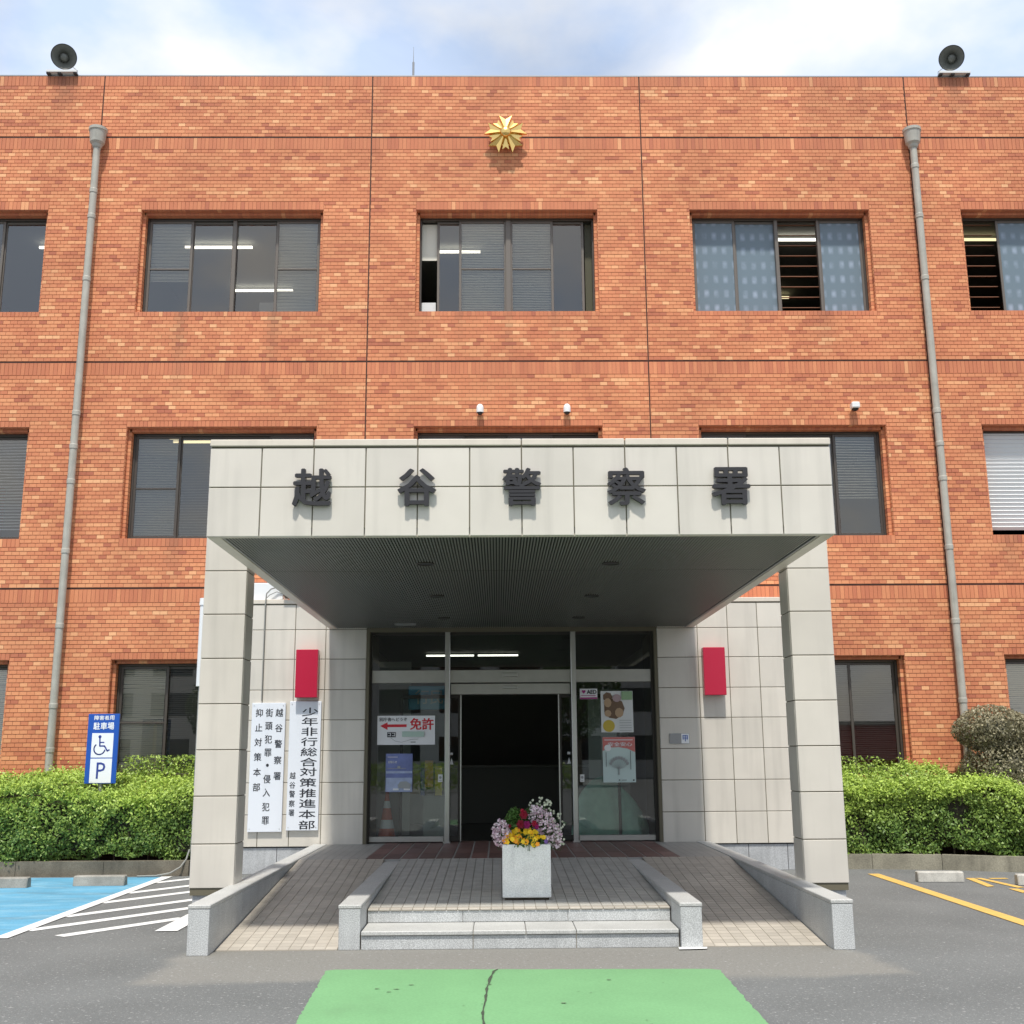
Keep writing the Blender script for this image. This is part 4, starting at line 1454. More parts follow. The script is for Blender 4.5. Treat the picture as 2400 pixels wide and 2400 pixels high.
# lobby behind the glass
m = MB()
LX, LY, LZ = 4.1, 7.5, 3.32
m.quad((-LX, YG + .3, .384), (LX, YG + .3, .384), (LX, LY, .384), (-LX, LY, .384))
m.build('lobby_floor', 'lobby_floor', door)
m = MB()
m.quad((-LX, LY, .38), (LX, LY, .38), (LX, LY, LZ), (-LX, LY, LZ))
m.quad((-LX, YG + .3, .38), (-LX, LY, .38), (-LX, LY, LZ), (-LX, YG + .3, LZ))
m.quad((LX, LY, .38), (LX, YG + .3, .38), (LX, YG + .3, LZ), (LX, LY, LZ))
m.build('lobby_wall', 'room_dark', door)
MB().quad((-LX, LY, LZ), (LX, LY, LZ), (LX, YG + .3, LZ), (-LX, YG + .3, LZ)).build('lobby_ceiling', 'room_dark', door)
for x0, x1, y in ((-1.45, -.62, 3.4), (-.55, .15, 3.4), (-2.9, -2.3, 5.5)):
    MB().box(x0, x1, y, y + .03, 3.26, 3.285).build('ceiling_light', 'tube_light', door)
t_ = thing('service_counter', (-1.0, 4.6, .385), 'dark counter at the back of the unlit lobby', 'counter')
MB().block(-2.6, 1.6, 4.4, 5.0, .386, 1.35, .01).build('base', 'room_wall', t_)
MB().block(-2.65, 1.65, 4.35, 5.05, 1.351, 1.39, .01).build('top', 'cabinet', t_)
t_ = thing('partition_panel', (-1.75, 1.0, .385), 'grey standing panel inside behind the glass with the red arrow notice', 'panel')
MB().box(-2.35, -1.55, 1.3, 1.34, .40, 3.0).build('board', 'cabinet', t_)
t_ = thing('hanging_guide_sign', (-1.23, .18, 2.22), 'blue hanging guide sign seen through the glass above the red arrow notice', 'sign')
MB().block(-1.50, -.97, .17, .20, 2.22, 2.56, .01).build('board', 'guide_blue', t_)
m = MB()
glyphs(m, '行民', -1.20, .166, 2.40, w=.40, h=.20, bold=.02)
m.build('lettering', 'grey_print', t_)
t_ = thing('traffic_cone', (-1.80, .35, .385), 'orange and white banded traffic cone standing inside behind the glass', 'traffic cone')
prof = [(0, .13, 'cone_orange'), (.14, .105, 'paper'), (.26, .082, 'cone_orange'), (.42, .055, 'paper'), (.52, .038, 'cone_orange'), (.66, .02, None)]
for (h0, r0, mt), (h1, r1, _) in zip(prof[:-1], prof[1:]):
    MB().lathe((-1.80, .35, .42), (0, 0, 1), [(h0, r0), (h1, r1)], 20).build('band', mt, t_, smooth=True)
MB().block(-1.97, -1.63, .18, .52, .386, .42, .008).build('base', 'cone_orange', t_)
t_ = thing('leaflet_rack', (-1.15, .6, .385), 'leaflet rack with orange and red leaflets inside behind the glass', 'rack')
MB().box(-1.30, -.98, .65, .90, .39, 1.0).build('base', 'room_wall', t_)
for x, w_, z0, z1, mt in ((-1.22, .12, 1.12, 1.5, 'orange_print'), (-1.08, .10, 1.0, 1.42, 'poster_yellow'), (-1.42, .14, 1.02, 1.36, 'poster_brown'), (-1.31, .06, 1.0, 1.4, 'symbol_blue')):
    MB().block(x - w_ / 2, x + w_ / 2, .62, .64, z0, z1, .003).build('leaflet', mt, t_)
# cloth covered object on the other side
m = MB()
n1_, n2_ = 26, 18
vs, fs = [], []
for j in range(n2_ + 1):
    for i in range(n1_):
        th = 2 * math.pi * i / n1_
        h = j / n2_
        rr = (1 - h ** 2.2) ** .6 if h < 1 else 0.0
        rr *= 1 + .09 * math.sin(5 * th + 4 * h) * (1 - h) + .06 * math.sin(9 * th + 6 * h) * (1 - .7 * h)
        vs.append((1.42 + .52 * rr * math.cos(th) - .12 * h, .42 + .30 * rr * math.sin(th), .388 + h * (.86 + .02 * math.sin(th * 3))))
for j in range(n2_):
    for i in range(n1_):
        k_ = (i + 1) % n1_
        fs.append((j * n1_ + i, j * n1_ + k_, (j + 1) * n1_ + k_, (j + 1) * n1_ + i))
m.add(vs, fs)
m.build('covered_equipment', 'cloth_green', None, smooth=True, label='bulky object under a draped dark green cloth inside behind the glass', cat='cloth cover')
t_ = thing('partition_panel', (1.7, .9, .385), 'pale panel inside behind the glass with two posters', 'panel')
MB().box(1.18, 1.80, 1.25, 1.29, .40, 2.55).build('board', 'cabinet', t_)


# ------------------------------------------------------------------ notices on the glass
def notice(name, x0, x1, z0, z1, mat, label, cat, y=YG - .012, d=.006, tilt=0):
    t_ = thing(name, ((x0 + x1) / 2, y, (z0 + z1) / 2), label, cat)
    MB().box(x0, x1, y, y + d, z0, z1).build('sheet', mat, t_)
    return t_


LAYER = {}


def flat(t_, nm, mat, rects=(), polys=(), texts=(), y=None):
    m_ = MB()
    k_ = LAYER[t_.name] = LAYER.get(t_.name, 0) + 1
    y = WL[t_.children[0].name][1] - .003 - .0016 * k_ - .0008
    for a, b, c, d in rects:
        m_.box(a, b, y, y + .0012, c, d)
    for p_ in polys:
        m_.poly(p_, y, .0012)
    for tx in texts:
        glyphs(m_, tx[0], tx[1], y + .0006, tx[2], w=tx[3], h=tx[4], bold=tx[5] if len(tx) > 5 else 0, extrude=.0006)
    return m_.build(nm, mat, t_)


t_ = notice('direction_notice', -1.913, -1.097, 1.722, 2.126, 'white_print', 'white notice on the glass with a red arrow and large red characters', 'notice')
flat(t_, 'red_lettering', 'red_print', texts=[('免許', -1.285, 2.01, .33, .16, .03)],
     polys=[[(-1.875, 1.985), (-1.77, 1.93), (-1.77, 1.968), (-1.50, 1.968), (-1.50, 2.006), (-1.77, 2.006), (-1.77, 2.035)]])
flat(t_, 'black_lettering', 'black_ink', texts=[('別庁舎へどうぞ', -1.69, 2.075, .39, .050, .012)], rects=[(-1.772, -1.652, 1.828, 1.898)])
flat(t_, 'small_lettering', 'white_print', texts=[('ココ', -1.712, 1.864, .10, .045, .03)], y=YG - .016)
flat(t_, 'map_print', 'pale_green_print', rects=[(-1.56, -1.25, 1.832, 1.906)])
m = MB()
m.path([(-1.72, YG - .022, 1.82), (-1.66, YG - .022, 1.775), (-1.57, YG - .022, 1.757), (-1.50, YG - .022, 1.775), (-1.44, YG - .022, 1.795), (-1.33, YG - .022, 1.80)], .0025, 5)
m.box(-1.44, -1.37, YG - .0225, YG - .021, 1.752, 1.766)
m.build('map_route', 'grey_print', t_)
t_ = notice('blue_poster', -1.785, -1.41, 1.075, 1.60, 'poster_blue', 'blue and silver poster on the glass under the red arrow notice', 'poster')
flat(t_, 'picture', 'poster_sky', rects=[(-1.78, -1.415, 1.08, 1.27), (-1.78, -1.415, 1.33, 1.36)])
flat(t_, 'lettering', 'white_print', texts=[('お知らせ', -1.69, 1.485, .12, .035, .02)], rects=[(-1.76, -1.62, 1.55, 1.557), (-1.53, -1.44, 1.10, 1.135), (-1.68, -1.60, 1.10, 1.125)])
flat(t_, 'pictured_vehicle', 'grey_print', polys=[[(-1.60, 1.13), (-1.44, 1.12), (-1.43, 1.18), (-1.49, 1.22), (-1.58, 1.215), (-1.61, 1.17)]], rects=[(-1.76, -1.50, 1.395, 1.402), (-1.62, -1.58, 1.402, 1.43)])
t_ = notice('defibrillator_sticker', .965, 1.215, 2.343, 2.49, 'white_print', 'small white and magenta AED sticker high on the glass', 'sticker')
flat(t_, 'stripe', 'magenta_print', rects=[(.967, 1.213, 2.345, 2.368)])
flat(t_, 'lettering', 'black_ink', texts=[('AED', 1.135, 2.445, .135, .055, .03)])
flat(t_, 'heart', 'magenta_print', texts=[('♥', 1.02, 2.445, .052, .05)], rects=[(.985, 1.19, 2.388, 2.396)])
t_ = notice('picture_poster', 1.262, 1.719, 1.875, 2.455, 'paper', 'colourful poster with a yellow disc on the glass under the AED sticker', 'poster')
circ = lambda cx_, cz_, r_, n_=16, sz=1.0: [(cx_ + r_ * math.cos(2 * math.pi * i / n_), cz_ + sz * r_ * math.sin(2 * math.pi * i / n_)) for i in range(n_)]
flat(t_, 'yellow_disc', 'poster_yellow', polys=[circ(1.37, 1.965, .085)])
flat(t_, 'dark_patch', 'poster_brown', polys=[circ(1.45, 2.21, .15, 9), circ(1.36, 2.37, .07, 7)])
flat(t_, 'tan_patch', 'poster_tan', polys=[circ(1.36, 2.29, .055, 9, 1.2), circ(1.52, 2.15, .062, 9, 1.1), circ(1.36, 2.14, .05, 8)], y=YG - .0155)
flat(t_, 'pink_patch', 'poster_pink', polys=[circ(1.49, 2.355, .062, 10, .9)], y=YG - .0155)
flat(t_, 'green_patch', 'poster_green', rects=[(1.56, 1.712, 2.33, 2.45)])
flat(t_, 'small_print', 'grey_print', rects=[(1.52, 1.69, 1.90 + .035 * i, 1.906 + .035 * i) for i in range(5)])
t_ = notice('tree_poster', 1.273, 1.733, 1.185, 1.811, 'poster_mint', 'pale poster with a red top and a drawn tree on the glass', 'poster')
flat(t_, 'red_header', 'poster_red', polys=[[(1.275, 1.62), (1.38, 1.665), (1.50, 1.67), (1.62, 1.65), (1.731, 1.60), (1.731, 1.809), (1.275, 1.809)]])
flat(t_, 'lettering', 'white_print', texts=[('安全安心', 1.52, 1.71, .34, .055, .02)], polys=[circ(1.345, 1.66, .05, 14, .9)], rects=[(1.30, 1.70, 1.765, 1.775)], y=YG - .0155)
m = MB()
yy = YG - .024
m.path([(1.50, yy, 1.29), (1.50, yy, 1.37)], .008, 5)
for i in range(9):
    a_ = math.pi * (.14 + .72 * i / 8)
    p1 = (1.50 + .07 * math.cos(a_), yy, 1.37 + .07 * math.sin(a_))
    p2 = (1.50 + .13 * math.cos(a_), yy, 1.39 + .13 * math.sin(a_))
    m.path([(1.50, yy, 1.37), p1, p2], .003, 4)
    m.tube((p2[0], yy, p2[2]), (p2[0], yy + .001, p2[2]), .022, n=8)
m.path([(1.50 + .13 * math.cos(t), yy, 1.46 + .085 * math.sin(t)) for t in np.linspace(0, 2 * math.pi, 16)], .002, 4)
m.build('tree_drawing', 'grey_print', t_)
flat(t_, 'small_print', 'black_ink', rects=[(1.315, 1.322, 1.40, 1.60), (1.66, 1.667, 1.36, 1.62), (1.49, 1.51, 1.21, 1.225), (1.53, 1.60, 1.213, 1.219), (1.69, 1.71, 1.205, 1.225)])
for xa, xb, za, zb, lab in ((-1.05, -.987, 1.207, 1.311, 'small pale sticker on the glass beside the stainless post nearest the blue poster'), (.946, 1.007, 1.195, 1.298, 'small pale sticker on the glass beside the stainless post nearest the tree poster')):
    t_ = notice('glass_sticker', xa, xb, za, zb, 'paper', lab, 'sticker')
    flat(t_, 'symbol', 'grey_print', polys=[circ((xa + xb) / 2, za + .062, .019, 10)], rects=[(xa + .012, xb - .012, za + .018, za + .024)])
t_ = notice('wall_plate', 2.205, 2.482, 1.711, 1.853, 'grey_metal', 'small steel plate with a white panel and blue mark on the tiled wall', 'plate', y=YP - .012, d=.010)
flat(t_, 'white_panel', 'white_print', rects=[(2.37, 2.478, 1.715, 1.849)], y=YP - .0135)
flat(t_, 'blue_mark', 'sign_blue', texts=[('甲', 2.425, 1.785, .07, .085, .01)], y=YP - .015)


def red_box(x0, x1, lab):
    t_ = thing('red_lamp', ((x0 + x1) / 2, YP - .06, 2.37), lab, 'lamp', 'red box lamps beside the entrance')
    MB().block(x0, x1, YP - .155, YP - .02, 2.375, 3.045, .006).build('housing', 'red_acrylic', t_)
    MB().box(x0 + .03, x1 - .03, YP - .021, YP - .001, 2.42, 3.0).build('back_plate', 'dark_frame', t_)


red_box(-3.045, -2.735, 'tall red box lamp on the tiled wall above the white name boards')
red_box(2.70, 3.01, 'tall red box lamp on the tiled wall above the small steel plate')


def board(x0, x1, z0, z1, lab, columns, em_):
    y = YP - .045
    t_ = thing('name_board', ((x0 + x1) / 2, y, z0), lab, 'sign board', 'white vertical boards on the tiled wall')
    MB().block(x0, x1, y, y + .035, z0, z1, .004).build('board', 'white_board', t_)
    for (xs, zs, chars, em, sx_, bold) in columns:
        for z, ch in zip(zs, chars):
            glyphs(MB(), ch, xs, y - .0006, z, em=em if ch != '・' else em * 1.6, sx=sx_, bold=bold, extrude=.0006).build('character', 'black_ink', t_)
    for xx in (x0 + .03, x1 - .03):
        for zz in (z0 + .04, z1 - .04):
            MB().tube((xx, y - .004, zz), (xx, y + .001, zz), .006, n=8).build('screw', 'stainless', t_)
    return t_


zl = lambda ys: [2.31 - (y - 95) / 1017 for y in ys]
board(-3.655, -3.185, .56, 2.31, 'white vertical board with three columns of black characters, half behind the pillar', [
    (-3.185 - .47 + .105, zl([235, 440, 645, 850, 1060, 1265]), '抑止対策本部', .118, .92, .016),
    (-3.185 - .47 + .245, zl([235, 420, 605, 790, 965, 1155, 1340, 1535, 1720]), '街頭犯罪・侵入犯罪', .122, .86, .016),
    (-3.185 - .47 + .385, zl([235, 450, 670, 895, 1115]), '越谷警察署', .118, .92, .016)], .1)
zl2 = lambda ys: [2.33 - (y - 80) / 1012 for y in ys]
board(-3.125, -2.685, .576, 2.33, 'white vertical board under the red lamp with one column of large black characters', [
    (-3.125 + .285, zl2([230, 365, 505, 645, 785, 925, 1060, 1205, 1350, 1490, 1635, 1780]), '少年非行総合対策推進本部', .125, 1.95, .018),
    (-3.125 + .07, zl2([1110, 1240, 1360, 1490, 1615]), '越谷警察署', .098, .86, .010)], .1)

# ------------------------------------------------------------------ ramp, steps, landing
YL = -2.50     # landing edge
ZL = .385


def floor_tiles(owner, x0, x1, ya, yb, za, zb, size, cap, mat, mat_run, name='floor_tile', order=None):
    """square tiles on a plane rising from (ya, za) to (yb, zb); the nearest are single parts"""
    nx = round((x1 - x0) / size)
    ny = round((yb - ya) / size)
    sx_, sy_ = (x1 - x0) / nx, (yb - ya) / ny
    sl = math.atan2(zb - za, yb - ya)
    g = .006
    me = MB().box(-sx_ / 2 + g / 2, sx_ / 2 - g / 2, -sy_ / 2 + g / 2, sy_ / 2 - g / 2, -.006, 0.0, skip='b').mesh(name, mat, centre=(0, 0, 0))[0]
    run = MB()
    cnt = 0
    for j in range(ny):
        for i in range(nx):
            x = x0 + (i + .5) * sx_
            y = ya + (j + .5) * sy_
            z = za + (zb - za) * (y - ya) / (yb - ya)
            if cnt < cap:
                place(name, me, (x, y, z), owner, rot=(sl, 0, 0))
                cnt += 1
            else:
                h0 = math.tan(sl) * (sy_ / 2 - g / 2)
                a, b = x - sx_ / 2 + g / 2, x + sx_ / 2 - g / 2
                c, d = y - sy_ / 2 + g / 2, y + sy_ / 2 - g / 2
                run.quad((a, c, z - h0), (b, c, z - h0), (b, d, z + h0), (a, d, z + h0))
    if run.v:
        run.build(name + '_field', mat_run, owner, kind='stuff')


for sgn, x0, x1, lab in ((-1, -2.555, -1.547, 'tiled wheelchair ramp beside the pillar and the white boards'), (1, 1.492, 2.524, 'tiled wheelchair ramp beside the pillar at the yellow marked bay')):
    rp = thing('wheelchair_ramp', ((x0 + x1) / 2, -4.5, 0), lab, 'ramp', 'tiled ramps either side of the steps')
    b = MB()
    ya, yb = -6.44, YL
    b.add([(x0, ya, 0), (x1, ya, 0), (x1, yb, 0), (x0, yb, 0), (x0, ya, .004), (x1, ya, .004), (x1, yb, ZL - .005), (x0, yb, ZL - .005)],
          [(4, 5, 6, 7), (0, 1, 5, 4), (3, 0, 4, 7), (1, 2, 6, 5), (2, 3, 7, 6)])
    b.build('bed', 'grout', rp)
    floor_tiles(rp, x0, x1, ya, yb, .008, ZL, .1, 300, 'floor_tile', 'floor_tile_run')

plat = thing('entrance_steps', (0, -4.2, 0), 'two low granite steps up to the sloping tiled platform', 'steps')
PXA, PXB = -1.352, 1.298
Y1, Y2 = -6.44, -5.968
b = MB()
b.box(PXA, PXB, Y1 + .012, Y2 + .02, 0, .12)
b.add([(PXA, Y2 + .012, 0), (PXB, Y2 + .012, 0), (PXB, YL, 0), (PXA, YL, 0), (PXA, Y2 + .012, .258), (PXB, Y2 + .012, .258), (PXB, YL, ZL - .005), (PXA, YL, ZL - .005)],
      [(4, 5, 6, 7), (0, 1, 5, 4), (3, 0, 4, 7), (1, 2, 6, 5), (2, 3, 7, 6)])
b.build('bed', 'grout', plat)
for a, c in ((PXA, -.42), (-.42, .44), (.44, PXB)):
    MB().block(a + .003, c - .003, Y1, Y1 + .10, 0, .110, .004).build('granite_riser', 'granite', plat)
for a, c in ((PXA, -.42), (-.42, .02), (.02, .44), (.44, PXB)):
    MB().block(a + .0025, c - .0025, Y1 - .018, Y2 + .002, .114, .148, .005).build('granite_tread', 'granite_pale', plat)
for a, c in ((PXA, -.52), (-.52, .40), (.40, PXB)):
    MB().block(a + .0015, c - .0015, Y2, Y2 + .09, .149, .246, .004).build('granite_riser', 'granite', plat)
nt_ = 27
me = MB().block(-(PXB - PXA) / nt_ / 2 + .003, (PXB - PXA) / nt_ / 2 - .003, 0, .10, 0, .018, .004).mesh('nosing_tile', 'floor_tile', centre=(0, 0, 0))[0]
for i in range(nt_):
    place('nosing_tile', me, (PXA + (i + .5) * (PXB - PXA) / nt_, Y2 - .012, .2475), plat)
floor_tiles(plat, PXA, PXB, Y2 + .095, YL, .2665, ZL, .1, 270, 'platform_tile', 'platform_tile_run')

land = thing('entrance_landing', (0, -1.3, .0), 'flat landing before the door with dark reddish brown paving in pale joints', 'landing')
b = MB()
b.box(-2.555, 2.524, YL + .001, YG + .32, 0, ZL - .003)
b.build('bed', 'grey_grout', land)
bx0, bx1 = -1.78, 1.95
floor_tiles(land, -2.555, bx0, YL, YP - .005, ZL + .0, ZL + .0, .1, 0, 'landing_tile', 'landing_tile')
floor_tiles(land, bx1, 2.524, YL, YP - .005, ZL, ZL, .1, 0, 'landing_tile', 'landing_tile', name='side_tile')
nx = 18
sx_ = (bx1 - bx0) / nx
for j, (ya, yb) in enumerate(((YL, -1.78), (-1.78, -1.05), (-1.05, -.35), (-.35, YG + .3))):
    me = MB().block(-sx_ / 2 + .010, sx_ / 2 - .010, -(yb - ya) / 2 + .008, (yb - ya) / 2 - .008, -.006, .003, .002).mesh('paving_tile', 'brown_tile', centre=(0, 0, 0))[0]
    for i in range(nx):
        place('paving_tile', me, (bx0 + (i + .5) * sx_, (ya + yb) / 2, ZL), land)


def low_wall(x0, x1, y0, y1, h, lab, joints):
    t_ = thing('granite_wall', ((x0 + x1) / 2, (y0 + y1) / 2, 0), lab, 'low wall', 'low granite walls along the ramps')
    ys = [y0] + joints + [y1]
    for a, c in zip(ys[:-1], ys[1:]):
        MB().block(x0 + .006, x1 - .006, a + .0015, c - .0015, 0, h - .034, .004).build('granite_slab', 'granite', t_)
    ys = [y0 - .004] + [j + .35 for j in joints] + [y1]
    for a, c in zip(ys[:-1], ys[1:]):
        MB().block(x0, x1, a + .0015, c - .0015, h - .032, h, .006).build('coping_slab', 'granite_pale', t_)
    return t_


low_wall(-2.742, -2.557, -6.655, -.24, .394, 'long low granite wall between the ramp and the white hatched marking', [-5.45, -4.2, -2.9, -1.6])
low_wall(2.526, 2.712, -6.64, -.24, .392, 'long low granite wall between the ramp and the yellow marked bay', [-5.45, -4.2, -2.9, -1.6])
low_wall(-1.545, -1.354, -6.44, -2.06, .358, 'short low granite wall between the steps and the ramp under the white boards', [-5.0, -3.4])
low_wall(1.300, 1.490, -6.50, -2.10, .360, 'short low granite wall between the steps and the ramp toward the yellow marked bay', [-5.0, -3.4])
MB().ground([(1.27, -6.60), (1.50, -6.58), (1.52, -6.49), (1.28, -6.49)], .010).build('white_patch', 'white_paint', None, kind='structure')

# ------------------------------------------------------------------ planting beds
def kerb(pts, lab, mat='mossy_concrete'):
    t_ = thing('bed_kerb', (pts[0][0], pts[0][1], 0), lab, 'kerb', 'concrete kerbs of the planting beds')
    for (xa, ya), (xb, yb) in zip(pts[:-1], pts[1:]):
        d = Vector((xb - xa, yb - ya)).normalized()
        nn = Vector((-d.y, d.x)) * .12
        g = d * .003
        v = [(xa + g.x, ya + g.y), (xb - g.x, yb - g.y), (xb - g.x + nn.x, yb - g.y + nn.y), (xa + g.x + nn.x, ya + g.y + nn.y)]
        MB().add([(x, y, 0) for x, y in v] + [(x, y, .2) for x, y in v], [(0, 1, 5, 4), (1, 2, 6, 5), (2, 3, 7, 6), (3, 0, 4, 7), (4, 5, 6, 7)]).build('kerb_block', mat, t_)
    return t_


kerb([(-10.4, -.30), (-8.6, -.32), (-6.75, -.33), (-5.55, -.37), (-4.40, -.37)], 'stained concrete kerb with painted-in hedge shade, under the hedge behind the blue bay', 'hedge_shade_concrete')
kerb([(4.40, -.16), (4.95, -.20), (5.85, -.38), (6.80, -.82), (7.9, -1.25), (9.6, -1.6)], 'mossy concrete kerb under the hedge behind the yellow bay')
structure('bed_soil', MB().ground([(-10.4, -.25), (-4.36, -.27), (-4.36, 1.09), (-10.4, 1.09)], .17), 'soil')
structure('bed_soil', MB().ground([(4.36, -.1), (5.0, -.13), (5.9, -.3), (6.9, -.75), (9.6, -1.5), (9.6, 1.09), (4.36, 1.09)], .17), 'soil')


def noise3(p, s_, seed):
    """cheap smooth noise from summed sines"""
    r_ = np.random.default_rng(seed)
    out_ = np.zeros(len(p))
    for k_ in range(7):
        d = r_.normal(size=3)
        d /= np.linalg.norm(d)
        out_ += np.sin(p @ d * s_ * r_.uniform(.6, 1.7) + r_.uniform(0, 6.28))
    return out_ / 3.2


def leaves(pos, nrm, size, tone, jitter=.9, aspect=.5, seed=1):
    """one four-sided folded leaf per point"""
    r_ = np.random.default_rng(seed)
    n_ = len(pos)
    d = nrm + r_.normal(0, jitter, (n_, 3))
    d /= np.linalg.norm(d, axis=1)[:, None] + 1e-9
    a = np.cross(d, r_.normal(size=(n_, 3)))
    a /= np.linalg.norm(a, axis=1)[:, None] + 1e-9
    b = np.cross(d, a)
    s_ = (size * r_.uniform(.65, 1.25, n_))[:, None]
    p0 = pos - a * s_ * .5
    p1 = pos + b * s_ * aspect * .5 + d * s_ * .10
    p2 = pos + a * s_ * .5
    p3 = pos - b * s_ * aspect * .5 + d * s_ * .10
    v = np.stack([p0, p1, p2, p3], 1).reshape(-1, 3)
    return v, tone


def leaf_object(name, pos, nrm, size, tone, mat, parent, seed=1, jitter=.9, aspect=.5, **tags):
    v, tone = leaves(pos, nrm, size, tone, jitter, aspect, seed)
    c = (v.min(0) + v.max(0)) / 2
    n_ = len(pos)
    me_ = bpy.data.meshes.new(name)
    me_.vertices.add(len(v))
    me_.vertices.foreach_set('co', (v - c).ravel())
    me_.loops.add(n_ * 4)
    me_.loops.foreach_set('vertex_index', np.arange(n_ * 4, dtype=np.int32))
    me_.polygons.add(n_)
    me_.polygons.foreach_set('loop_start', np.arange(n_, dtype=np.int32) * 4)
    me_.polygons.foreach_set('loop_total', np.full(n_, 4, dtype=np.int32))
    at = me_.color_attributes.new('tone', 'FLOAT_COLOR', 'CORNER')
    col = np.ones((n_, 4, 4), np.float32)
    col[:, :, 0] = np.clip(tone, 0, 1)[:, None]
    at.data.foreach_set('color', col.ravel())
    me_.materials.append(MATS[mat])
    me_.update()
    me_.validate()
    return place(name, me_, tuple(c), parent, kind='stuff', **tags)


def hedge(x0, x1, front, back, topf, lab, seed, n_, low):
    """clipped hedge: front(x) = y of its front face, topf(x, t) = height at depth fraction t"""
    r_ = np.random.default_rng(seed)
    t_ = thing('hedge', ((x0 + x1) / 2, .4, .17), lab, 'hedge', 'clipped hedges in front of the brick wall')
    pts, nr, young = [], [], []
    # front face
    nf = int(n_ * .42)
    x = r_.uniform(x0, x1, nf)
    fz = r_.uniform(0, 1, nf)
    h = topf(x, 0.0)
    zlow = low(x)
    z = zlow + fz * (h - zlow)
    y = front(x) + .05 * (1 - np.clip(fz * 2.4, 0, 1)) + .12 * np.clip((fz - .82) / .18, 0, 1) ** 2
    P_ = np.stack([x, y, z], 1)
    bulge = noise3(P_, 3.6, seed) * .10 + noise3(P_, 12, seed + 1) * .05
    P_[:, 1] += bulge - r_.exponential(.018, nf) + r_.uniform(0, .09, nf)
    thin = noise3(P_, 7, seed + 6) + noise3(P_, 15, seed + 7) * .5 < -.50
    P_[:, 1] += thin * r_.uniform(.03, .13, nf)
    keep = ~thin | (r_.random(nf) < .62)
    pts.append(P_[keep])
    nr.append(np.tile([0, -1, .35], (int(keep.sum()), 1)))
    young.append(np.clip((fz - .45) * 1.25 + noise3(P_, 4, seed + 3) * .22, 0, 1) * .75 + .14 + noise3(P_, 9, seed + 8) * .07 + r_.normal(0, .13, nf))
    young[-1] = young[-1][keep]
    # top
    nt2 = int(n_ * .50)
    x = r_.uniform(x0, x1, nt2)
    tt = r_.uniform(0, 1, nt2) ** 1.1
    y = front(x) + tt * (back - front(x))
    z = topf(x, tt)
    P_ = np.stack([x, y, z], 1)
    P_[:, 2] += noise3(P_, 4, seed + 2) * .06 + noise3(P_, 13, seed + 5) * .035 + r_.exponential(.028, nt2) - r_.uniform(0, .10, nt2)
    pts.append(P_)
    nr.append(np.tile([0, -.35, 1], (nt2, 1)))
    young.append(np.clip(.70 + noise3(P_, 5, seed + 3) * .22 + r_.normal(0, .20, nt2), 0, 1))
    # ends
    ne = n_ - nf - nt2
    x = np.where(r_.random(ne) < .5, x0, x1)
    tt = r_.random(ne)
    y = front(x) + tt * (back - front(x))
    z = .25 + r_.random(ne) * (topf(x, tt) - .25)
    P_ = np.stack([x + r_.normal(0, .04, ne), y, z], 1)
    pts.append(P_)
    nr.append(np.stack([np.sign(x - (x0 + x1) / 2), np.zeros(ne), np.full(ne, .3)], 1))
    young.append(r_.uniform(.1, .4, ne))
    ns = int((x1 - x0) * 26)   # stray shoots above the clipped top
    sx_, st_ = r_.uniform(x0, x1, ns), r_.uniform(0, 1, ns)
    sh_ = r_.exponential(.045, ns) + .02
    ok = ~((np.abs(sx_ + 5.83) < .28) & (st_ < .33))
    sx_, st_, sh_ = sx_[ok], st_[ok], sh_[ok]
    ns = len(sx_)
    for q_ in range(6):
        zz = topf(sx_, st_) + sh_ * (q_ + 1) / 6
        pts.append(np.stack([sx_ + r_.normal(0, .012, ns), front(sx_) + st_ * (back - front(sx_)), zz + .01], 1))
        nr.append(np.tile([0, -.6, .8], (ns, 1)))
        young.append(np.clip(r_.normal(.85, .1, ns), 0, 1))
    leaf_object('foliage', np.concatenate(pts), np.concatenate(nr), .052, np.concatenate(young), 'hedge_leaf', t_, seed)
    # woody dark inside
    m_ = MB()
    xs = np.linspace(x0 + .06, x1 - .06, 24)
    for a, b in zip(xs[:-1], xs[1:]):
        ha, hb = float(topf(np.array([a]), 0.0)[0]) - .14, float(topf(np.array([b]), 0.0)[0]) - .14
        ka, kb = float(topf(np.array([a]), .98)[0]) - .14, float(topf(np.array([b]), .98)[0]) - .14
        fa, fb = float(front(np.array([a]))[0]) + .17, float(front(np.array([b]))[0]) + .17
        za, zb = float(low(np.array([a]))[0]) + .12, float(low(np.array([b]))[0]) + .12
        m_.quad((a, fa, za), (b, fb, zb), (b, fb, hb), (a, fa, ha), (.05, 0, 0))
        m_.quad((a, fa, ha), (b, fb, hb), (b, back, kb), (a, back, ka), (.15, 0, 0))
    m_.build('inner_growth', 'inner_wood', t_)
    for i in range(int((x1 - x0) / .22)):
        x = x0 + .15 + i * .22 + r_.uniform(-.05, .05)
        if x > x1 - .05:
            break
        fy = float(front(np.array([x]))[0])
        b_ = MB()
        b_.tube((x, fy + .30, .17), (x + r_.uniform(-.06, .06), fy + .26, .62), .014, .008, 6)
        b_.tube((x, fy + .28, .30), (x + r_.uniform(-.14, .14), fy + .18, .52), .007, .004, 5)
        b_.build('stem', 'bark', t_)
    return t_


